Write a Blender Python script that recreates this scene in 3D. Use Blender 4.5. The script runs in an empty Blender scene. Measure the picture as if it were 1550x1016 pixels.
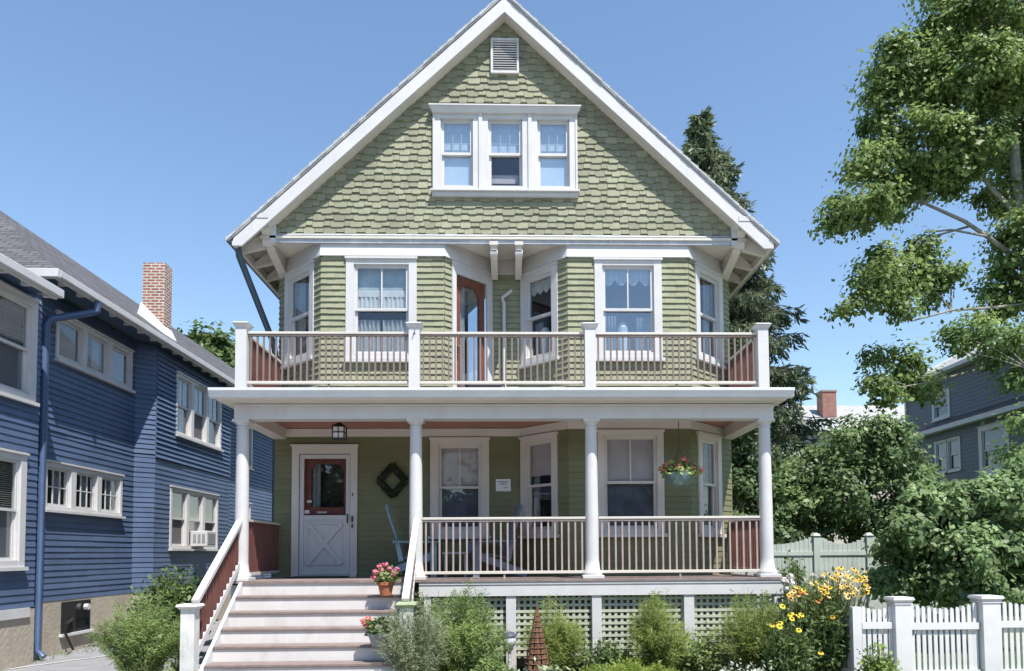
import bpy, math, random
import numpy as np
from mathutils import Matrix, Vector
random.seed(7); RNG = np.random.default_rng(7)
S = bpy.context.scene
COL = S.collection
rad = math.radians

# ------------------------------------------------------------------ camera
R = ((0.9995452, 0.0051645, -0.0297091), (-0.0294148, -0.0499160, -0.9983202), (-0.0066388, 0.9987401, -0.0497414))
CAMZ = 1.8
cd = bpy.data.cameras.new('camera'); cam = bpy.data.objects.new('camera', cd); COL.objects.link(cam)
cam.matrix_world = Matrix([[*R[0], 0], [*R[1], 0], [*R[2], CAMZ], [0, 0, 0, 1]])
F_PX, CX, CY = 1120.0, 801.0, 782.0
cd.sensor_width = 36; cd.lens = F_PX / 1550 * 36
cd.shift_x = (775 - CX) / 1550; cd.shift_y = (CY - 508) / 1550
cd.clip_end = 3000; cd.clip_start = 0.05
S.camera = cam
Rn = np.array(R)
def at(px, py, Y):                       # a photo pixel at depth Y -> world point
    w = Rn @ np.array([px - CX, -(py - CY), -F_PX]); t = Y / w[1]
    return np.array([w[0] * t, Y, CAMZ + w[2] * t])

# ------------------------------------------------------------------ materials
MATS = {}
def lin(c): return tuple((x / 12.92 if x <= .04045 else ((x + .055) / 1.055) ** 2.4) for x in c)
def mat(name, col, rough=.6, var=.12, scale=5, bump=0., bscale=40, island=0., metal=0., spec=.35, col2=None, stain_glint=None, trans=0., emit=0.):
    if name in MATS: return MATS[name]
    m = bpy.data.materials.new(name); m.use_nodes = True; MATS[name] = m
    nt = m.node_tree; N = nt.nodes; L = nt.links; bs = N['Principled BSDF']
    bs.inputs['Roughness'].default_value = rough; bs.inputs['Metallic'].default_value = metal
    bs.inputs['Specular IOR Level'].default_value = spec
    geo = N.new('ShaderNodeNewGeometry')
    tx = N.new('ShaderNodeTexNoise'); tx.inputs['Scale'].default_value = scale; tx.inputs['Detail'].default_value = 6
    L.new(geo.outputs['Position'], tx.inputs['Vector'])
    mx = N.new('ShaderNodeMix'); mx.data_type = 'RGBA'
    c2 = col2 or tuple(min(1, c * (1 + var)) for c in col)
    c1 = tuple(c * (1 - var) for c in col)
    mx.inputs[6].default_value = (*c1, 1); mx.inputs[7].default_value = (*c2, 1)
    rmp = N.new('ShaderNodeMapRange'); rmp.inputs[1].default_value = .3; rmp.inputs[2].default_value = .7
    L.new(tx.outputs['Fac'], rmp.inputs[0]); L.new(rmp.outputs[0], mx.inputs[0])
    out = mx.outputs[2]
    if island:
        hs = N.new('ShaderNodeHueSaturation'); mr = N.new('ShaderNodeMapRange')
        mr.inputs[3].default_value = 1 - island; mr.inputs[4].default_value = 1 + island
        L.new(geo.outputs['Random Per Island'], mr.inputs[0]); L.new(mr.outputs[0], hs.inputs['Value'])
        L.new(out, hs.inputs['Color']); out = hs.outputs[0]
    if stain_glint:                             # blotches and streaks: dirt, and painted glints on the glazed pot: (colour, amount, scale)
        t2 = N.new('ShaderNodeTexNoise'); t2.inputs['Scale'].default_value = stain_glint[2]; t2.inputs['Detail'].default_value = 8; t2.inputs['Roughness'].default_value = .7
        mp = N.new('ShaderNodeMapping'); mp.inputs['Scale'].default_value = (1, 1, .35)
        L.new(geo.outputs['Position'], mp.inputs[0]); L.new(mp.outputs[0], t2.inputs['Vector'])
        r2 = N.new('ShaderNodeMapRange'); r2.inputs[1].default_value = .52; r2.inputs[2].default_value = .75; r2.inputs[4].default_value = stain_glint[1]
        L.new(t2.outputs['Fac'], r2.inputs[0])
        m2 = N.new('ShaderNodeMix'); m2.data_type = 'RGBA'; m2.inputs[7].default_value = (*stain_glint[0], 1)
        L.new(out, m2.inputs[6]); L.new(r2.outputs[0], m2.inputs[0]); out = m2.outputs[2]
    L.new(out, bs.inputs['Base Color'])
    if bump:
        tb = N.new('ShaderNodeTexNoise'); tb.inputs['Scale'].default_value = bscale; tb.inputs['Detail'].default_value = 5
        L.new(geo.outputs['Position'], tb.inputs['Vector'])
        bp = N.new('ShaderNodeBump'); bp.inputs['Strength'].default_value = bump; bp.inputs['Distance'].default_value = .02
        L.new(tb.outputs['Fac'], bp.inputs['Height']); L.new(bp.outputs[0], bs.inputs['Normal'])
    if trans:
        tr = N.new('ShaderNodeBsdfTranslucent'); ms = N.new('ShaderNodeMixShader'); ms.inputs[0].default_value = trans
        L.new(out, tr.inputs[0]); L.new(bs.outputs[0], ms.inputs[1]); L.new(tr.outputs[0], ms.inputs[2])
        L.new(ms.outputs[0], N['Material Output'].inputs['Surface'])
    return m
def leafmat(name, dark, light, trans=.3, rough=.45):
    if name in MATS: return MATS[name]
    m = mat(name, dark, rough=rough, col2=light, scale=1.3, island=.35, trans=trans, spec=.35)
    return m
def glassmat(name, refl=.16, tint=(.75, .8, .82)):
    m = bpy.data.materials.new(name); m.use_nodes = True; nt = m.node_tree; N = nt.nodes; L = nt.links
    N.remove(N['Principled BSDF'])
    lwt = N.new('ShaderNodeLayerWeight'); fr = N.new('ShaderNodeMath'); fr.operation = 'POWER'; fr.inputs[1].default_value = 4.; L.new(lwt.outputs['Facing'], fr.inputs[0])
    ad = N.new('ShaderNodeMath'); ad.operation = 'ADD'; ad.inputs[1].default_value = refl + .03
    tr = N.new('ShaderNodeBsdfTransparent'); tr.inputs[0].default_value = (*tint, 1)
    gl = N.new('ShaderNodeBsdfGlossy'); gl.inputs['Roughness'].default_value = .02; gl.inputs[0].default_value = (.95, .97, 1, 1)
    nz = N.new('ShaderNodeTexNoise'); nz.inputs['Scale'].default_value = 1.6
    geo = N.new('ShaderNodeNewGeometry'); L.new(geo.outputs['Position'], nz.inputs['Vector'])
    bp = N.new('ShaderNodeBump'); bp.inputs['Strength'].default_value = .06; bp.inputs['Distance'].default_value = .03
    L.new(nz.outputs['Fac'], bp.inputs['Height']); L.new(bp.outputs[0], gl.inputs['Normal'])
    mx = N.new('ShaderNodeMixShader'); L.new(fr.outputs[0], ad.inputs[0]); L.new(ad.outputs[0], mx.inputs[0])
    L.new(tr.outputs[0], mx.inputs[1]); L.new(gl.outputs[0], mx.inputs[2]); L.new(mx.outputs[0], N['Material Output'].inputs['Surface'])
    MATS[name] = m; return m
def brickmat(name, c1, c2, mortar, bw, bh, ms=.012, bump=.5):
    m = bpy.data.materials.new(name); m.use_nodes = True; nt = m.node_tree; N = nt.nodes; L = nt.links; bs = N['Principled BSDF']
    uv = N.new('ShaderNodeUVMap'); bt = N.new('ShaderNodeTexBrick')
    bt.inputs['Color1'].default_value = (*c1, 1); bt.inputs['Color2'].default_value = (*c2, 1); bt.inputs['Mortar'].default_value = (*mortar, 1)
    bt.inputs['Scale'].default_value = 1; bt.inputs['Mortar Size'].default_value = ms; bt.inputs['Brick Width'].default_value = bw; bt.inputs['Row Height'].default_value = bh
    L.new(uv.outputs[0], bt.inputs['Vector'])
    nz = N.new('ShaderNodeTexNoise'); nz.inputs['Scale'].default_value = 2.5; nz.inputs['Detail'].default_value = 8; L.new(uv.outputs[0], nz.inputs['Vector'])
    hs = N.new('ShaderNodeHueSaturation'); mr = N.new('ShaderNodeMapRange'); mr.inputs[3].default_value = .6; mr.inputs[4].default_value = 1.4
    L.new(nz.outputs['Fac'], mr.inputs[0]); L.new(mr.outputs[0], hs.inputs['Value']); L.new(bt.outputs['Color'], hs.inputs['Color'])
    L.new(hs.outputs[0], bs.inputs['Base Color']); bs.inputs['Roughness'].default_value = .85
    bp = N.new('ShaderNodeBump'); bp.invert = True; bp.inputs['Strength'].default_value = bump; bp.inputs['Distance'].default_value = .01
    L.new(bt.outputs['Fac'], bp.inputs['Height']); L.new(bp.outputs[0], bs.inputs['Normal'])
    MATS[name] = m; return m

WHITE = mat('white_paint', (.56, .55, .545), .5, .05, 3, bump=.08, bscale=30, stain_glint=((.42, .41, .38), .45, 2.2))
CREAM = mat('cream_paint', (.58, .545, .48), .55, .06, 2)
GUTTER = mat('gutter_metal', (.62, .63, .64), .35, .05, 3, spec=.5)
FLASH = mat('lead_flashing', (.40, .42, .45), .5, .12, 9, stain_glint=((.7, .71, .72), .8, 3))
SAGE = mat('sage_shingle', (.262, .265, .172), .75, .09, 2.2, bump=.25, bscale=60, island=.075, stain_glint=((.33, .35, .23), .5, 3))
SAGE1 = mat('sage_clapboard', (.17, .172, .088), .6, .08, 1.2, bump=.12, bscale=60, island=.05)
SAGE2 = mat('sage_scalloped_shingle', (.252, .252, .172), .78, .10, 1.8, bump=.3, bscale=60, island=.17, stain_glint=((.37, .37, .25), .6, 2.2))
BROWN = mat('brown_baluster', (.20, .15, .125), .55, .12, 6)
DKRED = mat('red_brown_wood', (.125, .048, .038), .5, .2, 5)
DOORW = mat('varnished_door_wood', (.17, .058, .035), .35, .25, 7, spec=.5)
DECK = mat('deck_board', (.225, .175, .16), .7, .15, 8, bump=.2, island=.08)
CEIL = mat('porch_ceiling_wood', (.36, .17, .12), .5, .12, 3)
LATT = mat('lattice_sage', (.44, .455, .35), .7, .08, 4)
DARK = mat('dark_void', (.018, .018, .017), .9, .2, 2)
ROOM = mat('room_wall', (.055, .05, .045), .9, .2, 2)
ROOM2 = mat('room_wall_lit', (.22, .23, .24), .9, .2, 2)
CURT = mat('white_lace', (.72, .74, .74), .9, .1, 14, trans=.3)
CURTG = mat('grey_net_curtain', (.48, .50, .51), .9, .25, 25, trans=.3)
BLIND = mat('window_shade', (.42, .39, .40), .8, .08, 3)
BLINDW = mat('white_window_shade', (.74, .77, .80), .8, .05, 3)
GLASS = glassmat('window_glass', .06, (.85, .88, .9))
GLASSB = glassmat('window_glass_sky', .20, (.72, .80, .86))
GLASSD = glassmat('window_glass_dim', .0, (.95, .96, .96))
NAVY = mat('navy_clapboard', (.080, .118, .205), .55, .1, 1.5, bump=.12, island=.10, stain_glint=((.11, .16, .28), .6, 2))
NAVYP = mat('navy_metal', (.065, .105, .20), .4, .1, 4, spec=.5)
SLATEP = mat('slate_downspout', (.045, .075, .10), .4, .1, 4, spec=.5)
CONC = mat('old_concrete', (.42, .37, .30), .9, .12, 1.5, bump=.5, bscale=14, stain_glint=((.25, .21, .16), .6, 1.7))
ASPH = mat('asphalt_drive', (.24, .24, .25), .9, .12, 3, bump=.5, bscale=60)
SOIL = mat('garden_soil', (.06, .042, .028), .95, .3, 4, bump=.8, bscale=25)
GRASSG = mat('lawn_ground', (.06, .09, .03), .95, .3, 2, bump=.6, bscale=30)
ROOFG = brickmat('grey_roof_shingle', (.125, .12, .125), (.065, .064, .068), (.03, .03, .03), .33, .14, .014)
ROOFH = mat('weathered_grey_shingle', (.38, .39, .39), .85, .2, 9, bump=.4, island=.15)
ROOFL = brickmat('pale_roof_shingle', (.40, .41, .40), (.33, .34, .33), (.24, .24, .24), .4, .2, .02)
BRICK = brickmat('red_chimney_brick', (.34, .125, .075), (.22, .085, .06), (.50, .46, .40), .21, .075, .016)
BRICKR = brickmat('dark_red_brick', (.32, .10, .07), (.24, .08, .06), (.3, .24, .2), .21, .075, .012)
BLACK = mat('black_metal', (.02, .02, .022), .45, .1, 5, spec=.5)
TERRA = mat('terracotta', (.42, .155, .075), .8, .15, 9)
TEAL = mat('teal_glazed_pot', (.10, .18, .17), .3, .35, 9, spec=.6, stain_glint=((.6, .68, .66), .8, 8))  # pale blotches paint the white highlights of the glaze into the colour
GREYP = mat('grey_planter', (.33, .34, .35), .6, .1, 6)
BLUECH = mat('blue_grey_chair_paint', (.16, .24, .32), .5, .1, 5)
BARK = mat('grey_bark', (.28, .26, .23), .9, .3, 6, bump=.6, bscale=20)
BARKD = mat('dark_bark', (.085, .065, .05), .9, .3, 6, bump=.6, bscale=20)
FROST = mat('frosted_lamp_glass', (.72, .72, .68), .4, .05, 4)

# ------------------------------------------------------------------ mesh helpers
class MB:
    def __init__(s, fr=None): s.v = []; s.f = []; s.fr = fr; s.uv = {}
    def P(s, p):
        if s.fr is None: s.v.append(tuple(p))
        else:
            o, t, n = s.fr; s.v.append((o[0] + t[0] * p[0] + n[0] * p[1], o[1] + t[1] * p[0] + n[1] * p[1], p[2]))
        return len(s.v) - 1
    def face(s, pts, uv=None):
        i = [s.P(p) for p in pts]; s.f.append(i)
        if uv: s.uv[len(s.f) - 1] = uv
    def hexa(s, P):                      # 8 points: bottom loop 0-3, top loop 4-7
        i = [s.P(p) for p in P]
        for q in ((0, 3, 2, 1), (4, 5, 6, 7), (0, 1, 5, 4), (1, 2, 6, 5), (2, 3, 7, 6), (3, 0, 4, 7)): s.f.append([i[k] for k in q])
    def box(s, x0, x1, y0, y1, z0, z1):
        s.hexa([(x0, y0, z0), (x1, y0, z0), (x1, y1, z0), (x0, y1, z0), (x0, y0, z1), (x1, y0, z1), (x1, y1, z1), (x0, y1, z1)]); return s
    def taper(s, x, y, z0, z1, a0, b0, a1, b1):
        s.hexa([(x - a0, y - b0, z0), (x + a0, y - b0, z0), (x + a0, y + b0, z0), (x - a0, y + b0, z0), (x - a1, y - b1, z1), (x + a1, y - b1, z1), (x + a1, y + b1, z1), (x - a1, y + b1, z1)]); return s
    def bar(s, a, b, w, h, up=(0, 0, 1)):  # rectangular bar from a to b
        a = Vector(a); b = Vector(b); d = (b - a).normalized(); u = Vector(up); r = d.cross(u)
        if r.length < 1e-4: r = Vector((1, 0, 0))
        r.normalize(); u = r.cross(d).normalized(); r *= w / 2; u *= h / 2
        s.hexa([a - r - u, a + r - u, b + r - u, b - r - u, a - r + u, a + r + u, b + r + u, b - r + u]); return s
    def prism(s, poly, axis, a, b):        # polygon in a plane, extruded along axis 'x','y' or 'z'
        def m(p, k): return {'y': (p[0], k, p[1]), 'x': (k, p[0], p[1]), 'z': (p[0], p[1], k)}[axis]
        n = len(poly); i = [s.P(m(p, a)) for p in poly]; j = [s.P(m(p, b)) for p in poly]
        s.f.append(i[::-1]); s.f.append(j)
        for k in range(n): s.f.append([i[k], i[(k + 1) % n], j[(k + 1) % n], j[k]])
        return s
    def tube(s, pts, rr, n=8, cap=True):
        if not isinstance(rr, (list, tuple)): rr = [rr] * len(pts)
        pts = [Vector(p) for p in pts]; rings = []; ref = None
        for k, p in enumerate(pts):
            d = (pts[min(k + 1, len(pts) - 1)] - pts[max(k - 1, 0)])
            d = d.normalized() if d.length > 1e-9 else Vector((0, 0, 1))
            if ref is None: ref = Vector((1, 0, 0)) if abs(d.x) < .8 else Vector((0, 1, 0))
            u = (ref - d * ref.dot(d)); u = u.normalized() if u.length > 1e-6 else d.orthogonal().normalized()
            w = d.cross(u); ref = u
            rings.append([s.P(p + (u * math.cos(2 * math.pi * q / n) + w * math.sin(2 * math.pi * q / n)) * rr[k]) for q in range(n)])
        for a, b in zip(rings, rings[1:]):
            for q in range(n): s.f.append([a[q], a[(q + 1) % n], b[(q + 1) % n], b[q]])
        if cap: s.f.append(rings[0][::-1]); s.f.append(rings[-1])
        return s
    def lathe(s, prof, c, n=20):
        s.tube([(c[0], c[1], c[2] + z) for r, z in prof], [r for r, z in prof], n) if False else None
        rings = [[s.P((c[0] + r * math.cos(2 * math.pi * q / n), c[1] + r * math.sin(2 * math.pi * q / n), c[2] + z)) for q in range(n)] for r, z in prof]
        for a, b in zip(rings, rings[1:]):
            for q in range(n): s.f.append([a[q], a[(q + 1) % n], b[(q + 1) % n], b[q]])
        s.f.append(rings[0][::-1]); s.f.append(rings[-1]); return s
    def obj(s, name, m, parent=None, smooth=False, bevel=0):
        me = bpy.data.meshes.new(name); off = root_loc(parent)
        vv = [(x - off[0], y - off[1], z - off[2]) for x, y, z in s.v]
        me.from_pydata(vv, [], s.f); me.materials.append(m)
        if s.uv:
            ul = me.uv_layers.new(name='UVMap')
            for fi, uvs in s.uv.items():
                p = me.polygons[fi]
                for k, li in enumerate(p.loop_indices): ul.data[li].uv = uvs[k]
        if smooth:
            me.polygons.foreach_set('use_smooth', [True] * len(me.polygons))
        o = bpy.data.objects.new(name, me); COL.objects.link(o); o.parent = parent
        if bevel:
            b = o.modifiers.new('bevel', 'BEVEL'); b.width = bevel; b.segments = 2; b.limit_method = 'ANGLE'
        if smooth:
            try:
                me.set_sharp_from_angle(angle=rad(40))
            except Exception: pass
        return o
def root_loc(o):
    v = Vector((0, 0, 0))
    while o is not None: v += o.location; o = o.parent
    return v
def tag(o, label=None, cat=None, group=None, kind=None):
    if label: o['label'] = label
    if cat: o['category'] = cat
    if group: o['group'] = group
    if kind: o['kind'] = kind
    return o
def thing(name, label, cat, loc=(0, 0, 0), group=None):
    o = bpy.data.objects.new(name, None); COL.objects.link(o); o.location = loc; o.empty_display_size = .2
    return tag(o, label, cat, group)
def struct(o): o['kind'] = 'structure'; return o
def frame(p0, p1):                        # left-to-right as seen from outside
    dx, dy = p1[0] - p0[0], p1[1] - p0[1]; l = math.hypot(dx, dy); t = (dx / l, dy / l)
    return (p0, t, (t[1], -t[0])), l

# ------------------------------------------------------------------ siding
def siding(name, fr, L, z0, z1, e, m, parent, holes=(), width=(1.5, 3.2), th=.022, stag=0., clip=None, gap=.003, ext=(0, 0)):
    mb = MB(fr); n = int(math.ceil((z1 - z0) / e)); 
    for i in range(n):
        a = z0 + i * e; b = min(a + e + .004, z1)
        if b - a < .02: continue
        zc = (a + b) / 2; lo, hi = -ext[0], L + ext[1]
        if clip:
            c = clip(b if stag == 0 else a + .3 * e)
            if c is None: continue
            lo, hi = c
        segs = [(lo, hi)]
        for (s0, s1, h0, h1) in holes:
            if h0 + .05 < zc < h1 - .05:
                ns = []
                for (p, q) in segs:
                    if q <= s0 + .05 or p >= s1 - .05: ns.append((p, q)); continue
                    if p < s0 + .05: ns.append((p, s0 + .05))
                    if q > s1 - .05: ns.append((s1 - .05, q))
                segs = ns
        for (p, q) in segs:
            x = p - random.uniform(0, width[0]) * (width[1] < 1)
            k = i
            while x < q - 1e-6:
                w = random.uniform(*width); k += 1
                if stag: w = w * 1.12 if k % 2 else w * .72
                x2 = min(x + w, q)
                if q - x2 < width[0] * .3: x2 = q
                xa = max(x, p)
                if x2 - xa > .01:
                    dz = (k % 2 == 0) * stag + random.uniform(-.006, .006) * (stag > 0)
                    if stag == 0 and width[1] < 1: dz = random.uniform(-.003, .003)
                    t = th * random.uniform(.85, 1.1); A = a + dz; d0 = .002
                    B = b + .006; tb = .004
                    xr = x2 - gap if x2 < q else x2
                    P = [(xa, d0, A), (xr, d0, A), (xr, t, A), (xa, t, A), (xa, d0, B), (xr, d0, B), (xr, tb + t * .12, B), (xa, tb + t * .12, B)]
                    if stag and k % 2 and xr - xa > .08:
                        c_, h_ = .022, .016
                        F = [(xa, t, A + h_), (xa + c_, t, A), (xr - c_, t, A), (xr, t, A + h_), (xr, tb + t * .12, B), (xa, tb + t * .12, B)]
                        K = [(v[0], d0, v[2]) for v in F[:4]]
                        i1 = [mb.P(v) for v in F]; i2 = [mb.P(v) for v in K]
                        mb.f.append(i1)
                        for e_ in range(3): mb.f.append([i2[e_], i2[e_ + 1], i1[e_ + 1], i1[e_]])
                        x = x2; continue
                    ii = [mb.P(v) for v in P]
                    for qd in ((0, 1, 2, 3), (2, 6, 7, 3), (3, 7, 4, 0), (1, 5, 6, 2)): mb.f.append([ii[v] for v in qd])
                x = x2
        # backing
        for (p, q) in segs:
            mb.face([(p, 0, a), (q, 0, a), (q, 0, b), (p, 0, b)])
    return mb.obj(name, m, parent)

# ------------------------------------------------------------------ windows
def curtain_mesh(mb, s0, s1, z0, z1, d, folds=9, amp=.018, scallop=0.):
    n = folds * 6; prev = None
    for i in range(n + 1):
        u = i / n; x = s0 + (s1 - s0) * u; y = d + amp * math.sin(u * folds * 2 * math.pi) + amp * .4 * math.sin(u * folds * 3.3 + 1)
        zb = z0 + (scallop * abs(math.sin(u * math.pi * 2)) * -1 + scallop if scallop else 0)
        cur = (mb.P((x, y, zb)), mb.P((x, y * 1., z1)))
        if prev: mb.f.append([prev[0], cur[0], cur[1], prev[1]])
        prev = cur
def window(parent, fr, s0, s1, z0, z1, cw=.13, lites=2, glass=None, style='dark', single=False, head=True, sill=True, meet=.5, low_glass=None, room=ROOM, wm=None, proud=.045, name='window', label=None, lrows=1):
    wm = wm or WHITE; glass = glass or GLASS
    a, b, c, d = s0 + cw, s1 - cw, z0 + cw * .8, z1 - cw
    mb = MB(fr)
    mb.box(s0, a, 0.003, proud, z0, z1); mb.box(b, s1, 0.003, proud, z0, z1)
    mb.box(a, b, .003, proud - .003, d, z1 - .001); mb.box(a, b, .003, proud - .003, z0, c)
    mb.box(a - .001, a + .014, -.12, .01, c, d); mb.box(b - .014, b + .001, -.12, .01, c, d); mb.box(a, b, -.12, .01, d - .014, d + .001); mb.box(a, b, -.12, .01, c - .001, c + .014)
    w = mb.obj(name, wm, parent)
    if label: w['label'] = label
    if head:
        mb = MB(fr); mb.box(s0 - .015, s1 + .015, 0, proud + .03, z1 - .045, z1 - .01); mb.obj('head_trim', wm, w)
    if sill:
        mb = MB(fr); mb.box(s0 - .03, s1 + .03, .004, proud + .05, z0 - .045, z0 + .012); mb.obj('sill', wm, w)
    a += .014; b -= .014; c += .014; d -= .014
    st = .038; zm = c + (d - c) * meet
    def sash(zl, zh, y, nl, g, rows=1, nm='sash'):
        m2 = MB(fr); m2.box(a, a + st, y - .035, y, zl, zh); m2.box(b - st, b, y - .035, y, zl, zh)
        m2.box(a + st, b - st, y - .033, y - .002, zl, zl + st * 1.15); m2.box(a + st, b - st, y - .033, y - .002, zh - st, zh)
        for k in range(1, nl):
            x = a + st + (b - a - 2 * st) * k / nl; m2.box(x - (.011 if rows < 3 else .007), x + (.011 if rows < 3 else .007), y - .026 - (rows > 2) * .012, y - .006 - (rows > 2) * .015, zl + st, zh - st)
        for k in range(1, rows):
            z = zl + st + (zh - zl - 2 * st) * k / rows; m2.box(a + st, b - st, y - .025 - (rows > 2) * .012, y - .008 - (rows > 2) * .015, z - (.01 if rows < 3 else .006), z + (.01 if rows < 3 else .006))
        m2.obj(nm, wm, w)
        m3 = MB(fr); m3.face([(a + st, y - .018, zl + st), (b - st, y - .018, zl + st), (b - st, y - .018, zh - st), (a + st, y - .018, zh - st)]); m3.obj('pane', g, w)
    if single: sash(c, d, -.01, lites, glass, lrows)
    else:
        sash(zm - .02, d, -.005, lites, glass, lrows); sash(c, zm + .02, -.045, 1, low_glass or glass)
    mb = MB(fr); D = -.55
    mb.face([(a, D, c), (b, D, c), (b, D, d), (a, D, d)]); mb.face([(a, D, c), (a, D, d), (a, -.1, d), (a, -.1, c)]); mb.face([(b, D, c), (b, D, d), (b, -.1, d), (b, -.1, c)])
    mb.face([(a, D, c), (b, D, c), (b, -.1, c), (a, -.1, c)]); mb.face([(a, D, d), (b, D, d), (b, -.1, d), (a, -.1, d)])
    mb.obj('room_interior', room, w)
    H = d - c; W_ = b - a
    def cur(f, m, nm='curtain'):
        q = MB(fr); f(q); q.obj(nm, m, w)
    if style == 'lace':
        cur(lambda q: curtain_mesh(q, a, b, c + H * .50, c + H * .70, -.085, 12, .012), CURT)
        cur(lambda q: (curtain_mesh(q, a, a + W_ * .46, c, c + H * .40, -.10, 6, .02, .08), curtain_mesh(q, a + W_ * .5, b, c, c + H * .40, -.10, 6, .02, .08)), CURTG)
        cur(lambda q: q.box(a, b, -.085, -.075, c + H * .66, c + H * .735), CURT, 'curtain_rod_pocket')
        cur(lambda q: q.face([(a, -.12, c + H * .73), (b, -.12, c + H * .73), (b, -.12, d), (a, -.12, d)]), mat('pale_blue_shade', (.35, .43, .46), .8, .2, 5), 'shade')
    elif style == 'valance':
        cur(lambda q: (curtain_mesh(q, a, a + W_ * .5, d - H * .20, d, -.09, 4, .012, .09), curtain_mesh(q, a + W_ * .5, b, d - H * .20, d, -.09, 4, .012, .09)), CURT, 'valance')
        cur(lambda q: (curtain_mesh(q, a, a + W_ * .3, c, c + H * .47, -.2, 5, .02), curtain_mesh(q, b - W_ * .3, b, c, c + H * .45, -.2, 5, .02)), CURTG)
        cur(lambda q: q.tube([(a + W_ * .42, -.18, c + .02), (a + W_ * .42, -.18, c + H * .32), (a + W_ * .42, -.18, c + H * .38)], [.07, .09, .05], 10), mat('white_vase', (.7, .7, .68), .4), 'vase')
    elif style == 'shade_half':
        cur(lambda q: q.face([(a, -.1, zm), (b, -.1, zm), (b, -.1, d), (a, -.1, d)]), BLIND, 'shade')
        cur(lambda q: q.face([(a, -.13, c), (b, -.13, c), (b, -.13, zm), (a, -.13, zm)]), mat('grey_blue_reflection', (.13, .135, .165), .9, .3, 4), 'reflection_sheet')  # added sheet, its grey-blue colour imitates the dull reflection in the lower panes
    elif style == 'shade_q':
        cur(lambda q: q.face([(a, -.1, c + H * .62), (b, -.1, c + H * .62), (b, -.1, d), (a, -.1, d)]), BLIND, 'shade')
        cur(lambda q: curtain_mesh(q, a, a + W_ * .2, c, d, -.18, 3, .02), CURTG)
    elif style == 'shade_white':
        cur(lambda q: q.face([(a, -.085, c), (b, -.085, c), (b, -.085, d), (a, -.085, d)]), BLINDW, 'shade')
    elif style == 'shade_mid':
        cur(lambda q: q.face([(a, -.1, zm + .0), (b, -.1, zm), (b, -.1, d), (a, -.1, d)]), BLINDW, 'shade')
        cur(lambda q: q.face([(a, -.16, c + H * .12), (b - W_ * .1, -.16, c + H * .12), (b - W_ * .1, -.16, c + H * .25), (a, -.16, c + H * .25)]), BLIND, 'shade')
    elif style == 'blind':
        def sl(q):
            z = zm - .04
            while z < d: q.box(a, b, -.13, -.09, z, z + .012); z += .035
        cur(sl, BLIND, 'blind')
    elif style == 'screen':
        cur(lambda q: q.face([(a, -.06, c), (b, -.06, c), (b, -.06, d), (a, -.06, d)]), mat('window_screen', (.14, .135, .14), .8, .05, 3), 'insect_screen')
    elif style == 'screen_half':
        cur(lambda q: q.face([(a, -.08, c), (b, -.08, c), (b, -.08, zm), (a, -.08, zm)]), mat('window_screen_light', (.17, .17, .18), .8, .05, 3), 'insect_screen')
        def sl(q):
            z = zm
            while z < d: q.box(a, b, -.13, -.09, z, z + .014); z += .035
        cur(sl, mat('tan_blind', (.27, .26, .22), .7), 'blind')
    elif style == 'net':
        cur(lambda q: (curtain_mesh(q, a, a + W_ * .36, c, d, -.15, 4, .02), curtain_mesh(q, b - W_ * .36, b, c, d, -.15, 4, .02)), CURTG)
    elif style == 'door_curtain':
        cur(lambda q: curtain_mesh(q, a, a + W_ * .45, c, d, -.1, 5, .02), CURTG)
    return w

# ------------------------------------------------------------------ foliage
def leaf_obj(name, C, size, m, parent, up=.6, aspect=.62, direction=None, dj=.6, sj=.5, out=None, ow=1.3):
    C = np.asarray(C, float); n = len(C)
    nn = RNG.normal(size=(n, 3)); nn[:, 2] = np.abs(nn[:, 2]) * .6 + up
    if out is not None: nn = nn * .75 + out * ow
    nn /= np.linalg.norm(nn, axis=1)[:, None]
    if direction is None: t = RNG.normal(size=(n, 3))
    else: t = np.asarray(direction, float) + RNG.normal(size=(n, 3)) * dj
    t -= nn * (t * nn).sum(1)[:, None]; t /= np.linalg.norm(t, axis=1)[:, None] + 1e-9
    w = np.cross(nn, t); s = size * (1 + RNG.uniform(-sj, sj, n))[:, None]
    V = np.empty((n, 4, 3)); V[:, 0] = C; V[:, 1] = C + t * s * .5 + w * s * aspect * .5 - nn * s * .1; V[:, 2] = C + t * s - nn * s * .12; V[:, 3] = C + t * s * .5 - w * s * aspect * .5 - nn * s * .1
    V = V.reshape(-1, 3); off = root_loc(parent); V = V - np.array(off)
    me = bpy.data.meshes.new(name); me.vertices.add(4 * n); me.loops.add(4 * n); me.polygons.add(n)
    me.vertices.foreach_set('co', V.ravel().astype('f')); me.loops.foreach_set('vertex_index', np.arange(4 * n, dtype='i'))
    me.polygons.foreach_set('loop_start', np.arange(0, 4 * n, 4, dtype='i')); me.polygons.foreach_set('loop_total', np.full(n, 4, dtype='i'))
    me.update(); me.validate(); me.materials.append(m)
    o = bpy.data.objects.new(name, me); COL.objects.link(o); o.parent = parent; return o
def clumps(center, r, k, rc, per, flat=.75, shell=.45):
    c = np.asarray(center, float); r = np.broadcast_to(np.asarray(r, float), (3,))
    d = RNG.normal(size=(k, 3)); d /= np.linalg.norm(d, axis=1)[:, None]
    q = c + d * r * (shell + (1 - shell) * RNG.random(k) ** .6)[:, None]
    rr = rc * RNG.uniform(.6, 1.3, k)
    pts = q[:, None, :] + RNG.normal(size=(k, per, 3)) * np.array([1, 1, flat]) * rr[:, None, None] * .55
    od = d[:, None, :] * .6 + (pts - q[:, None, :]) / (rr[:, None, None] + 1e-6) * .8; od /= np.linalg.norm(od, axis=2)[:, :, None] + 1e-6
    return q, pts.reshape(-1, 3), od.reshape(-1, 3)
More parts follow.
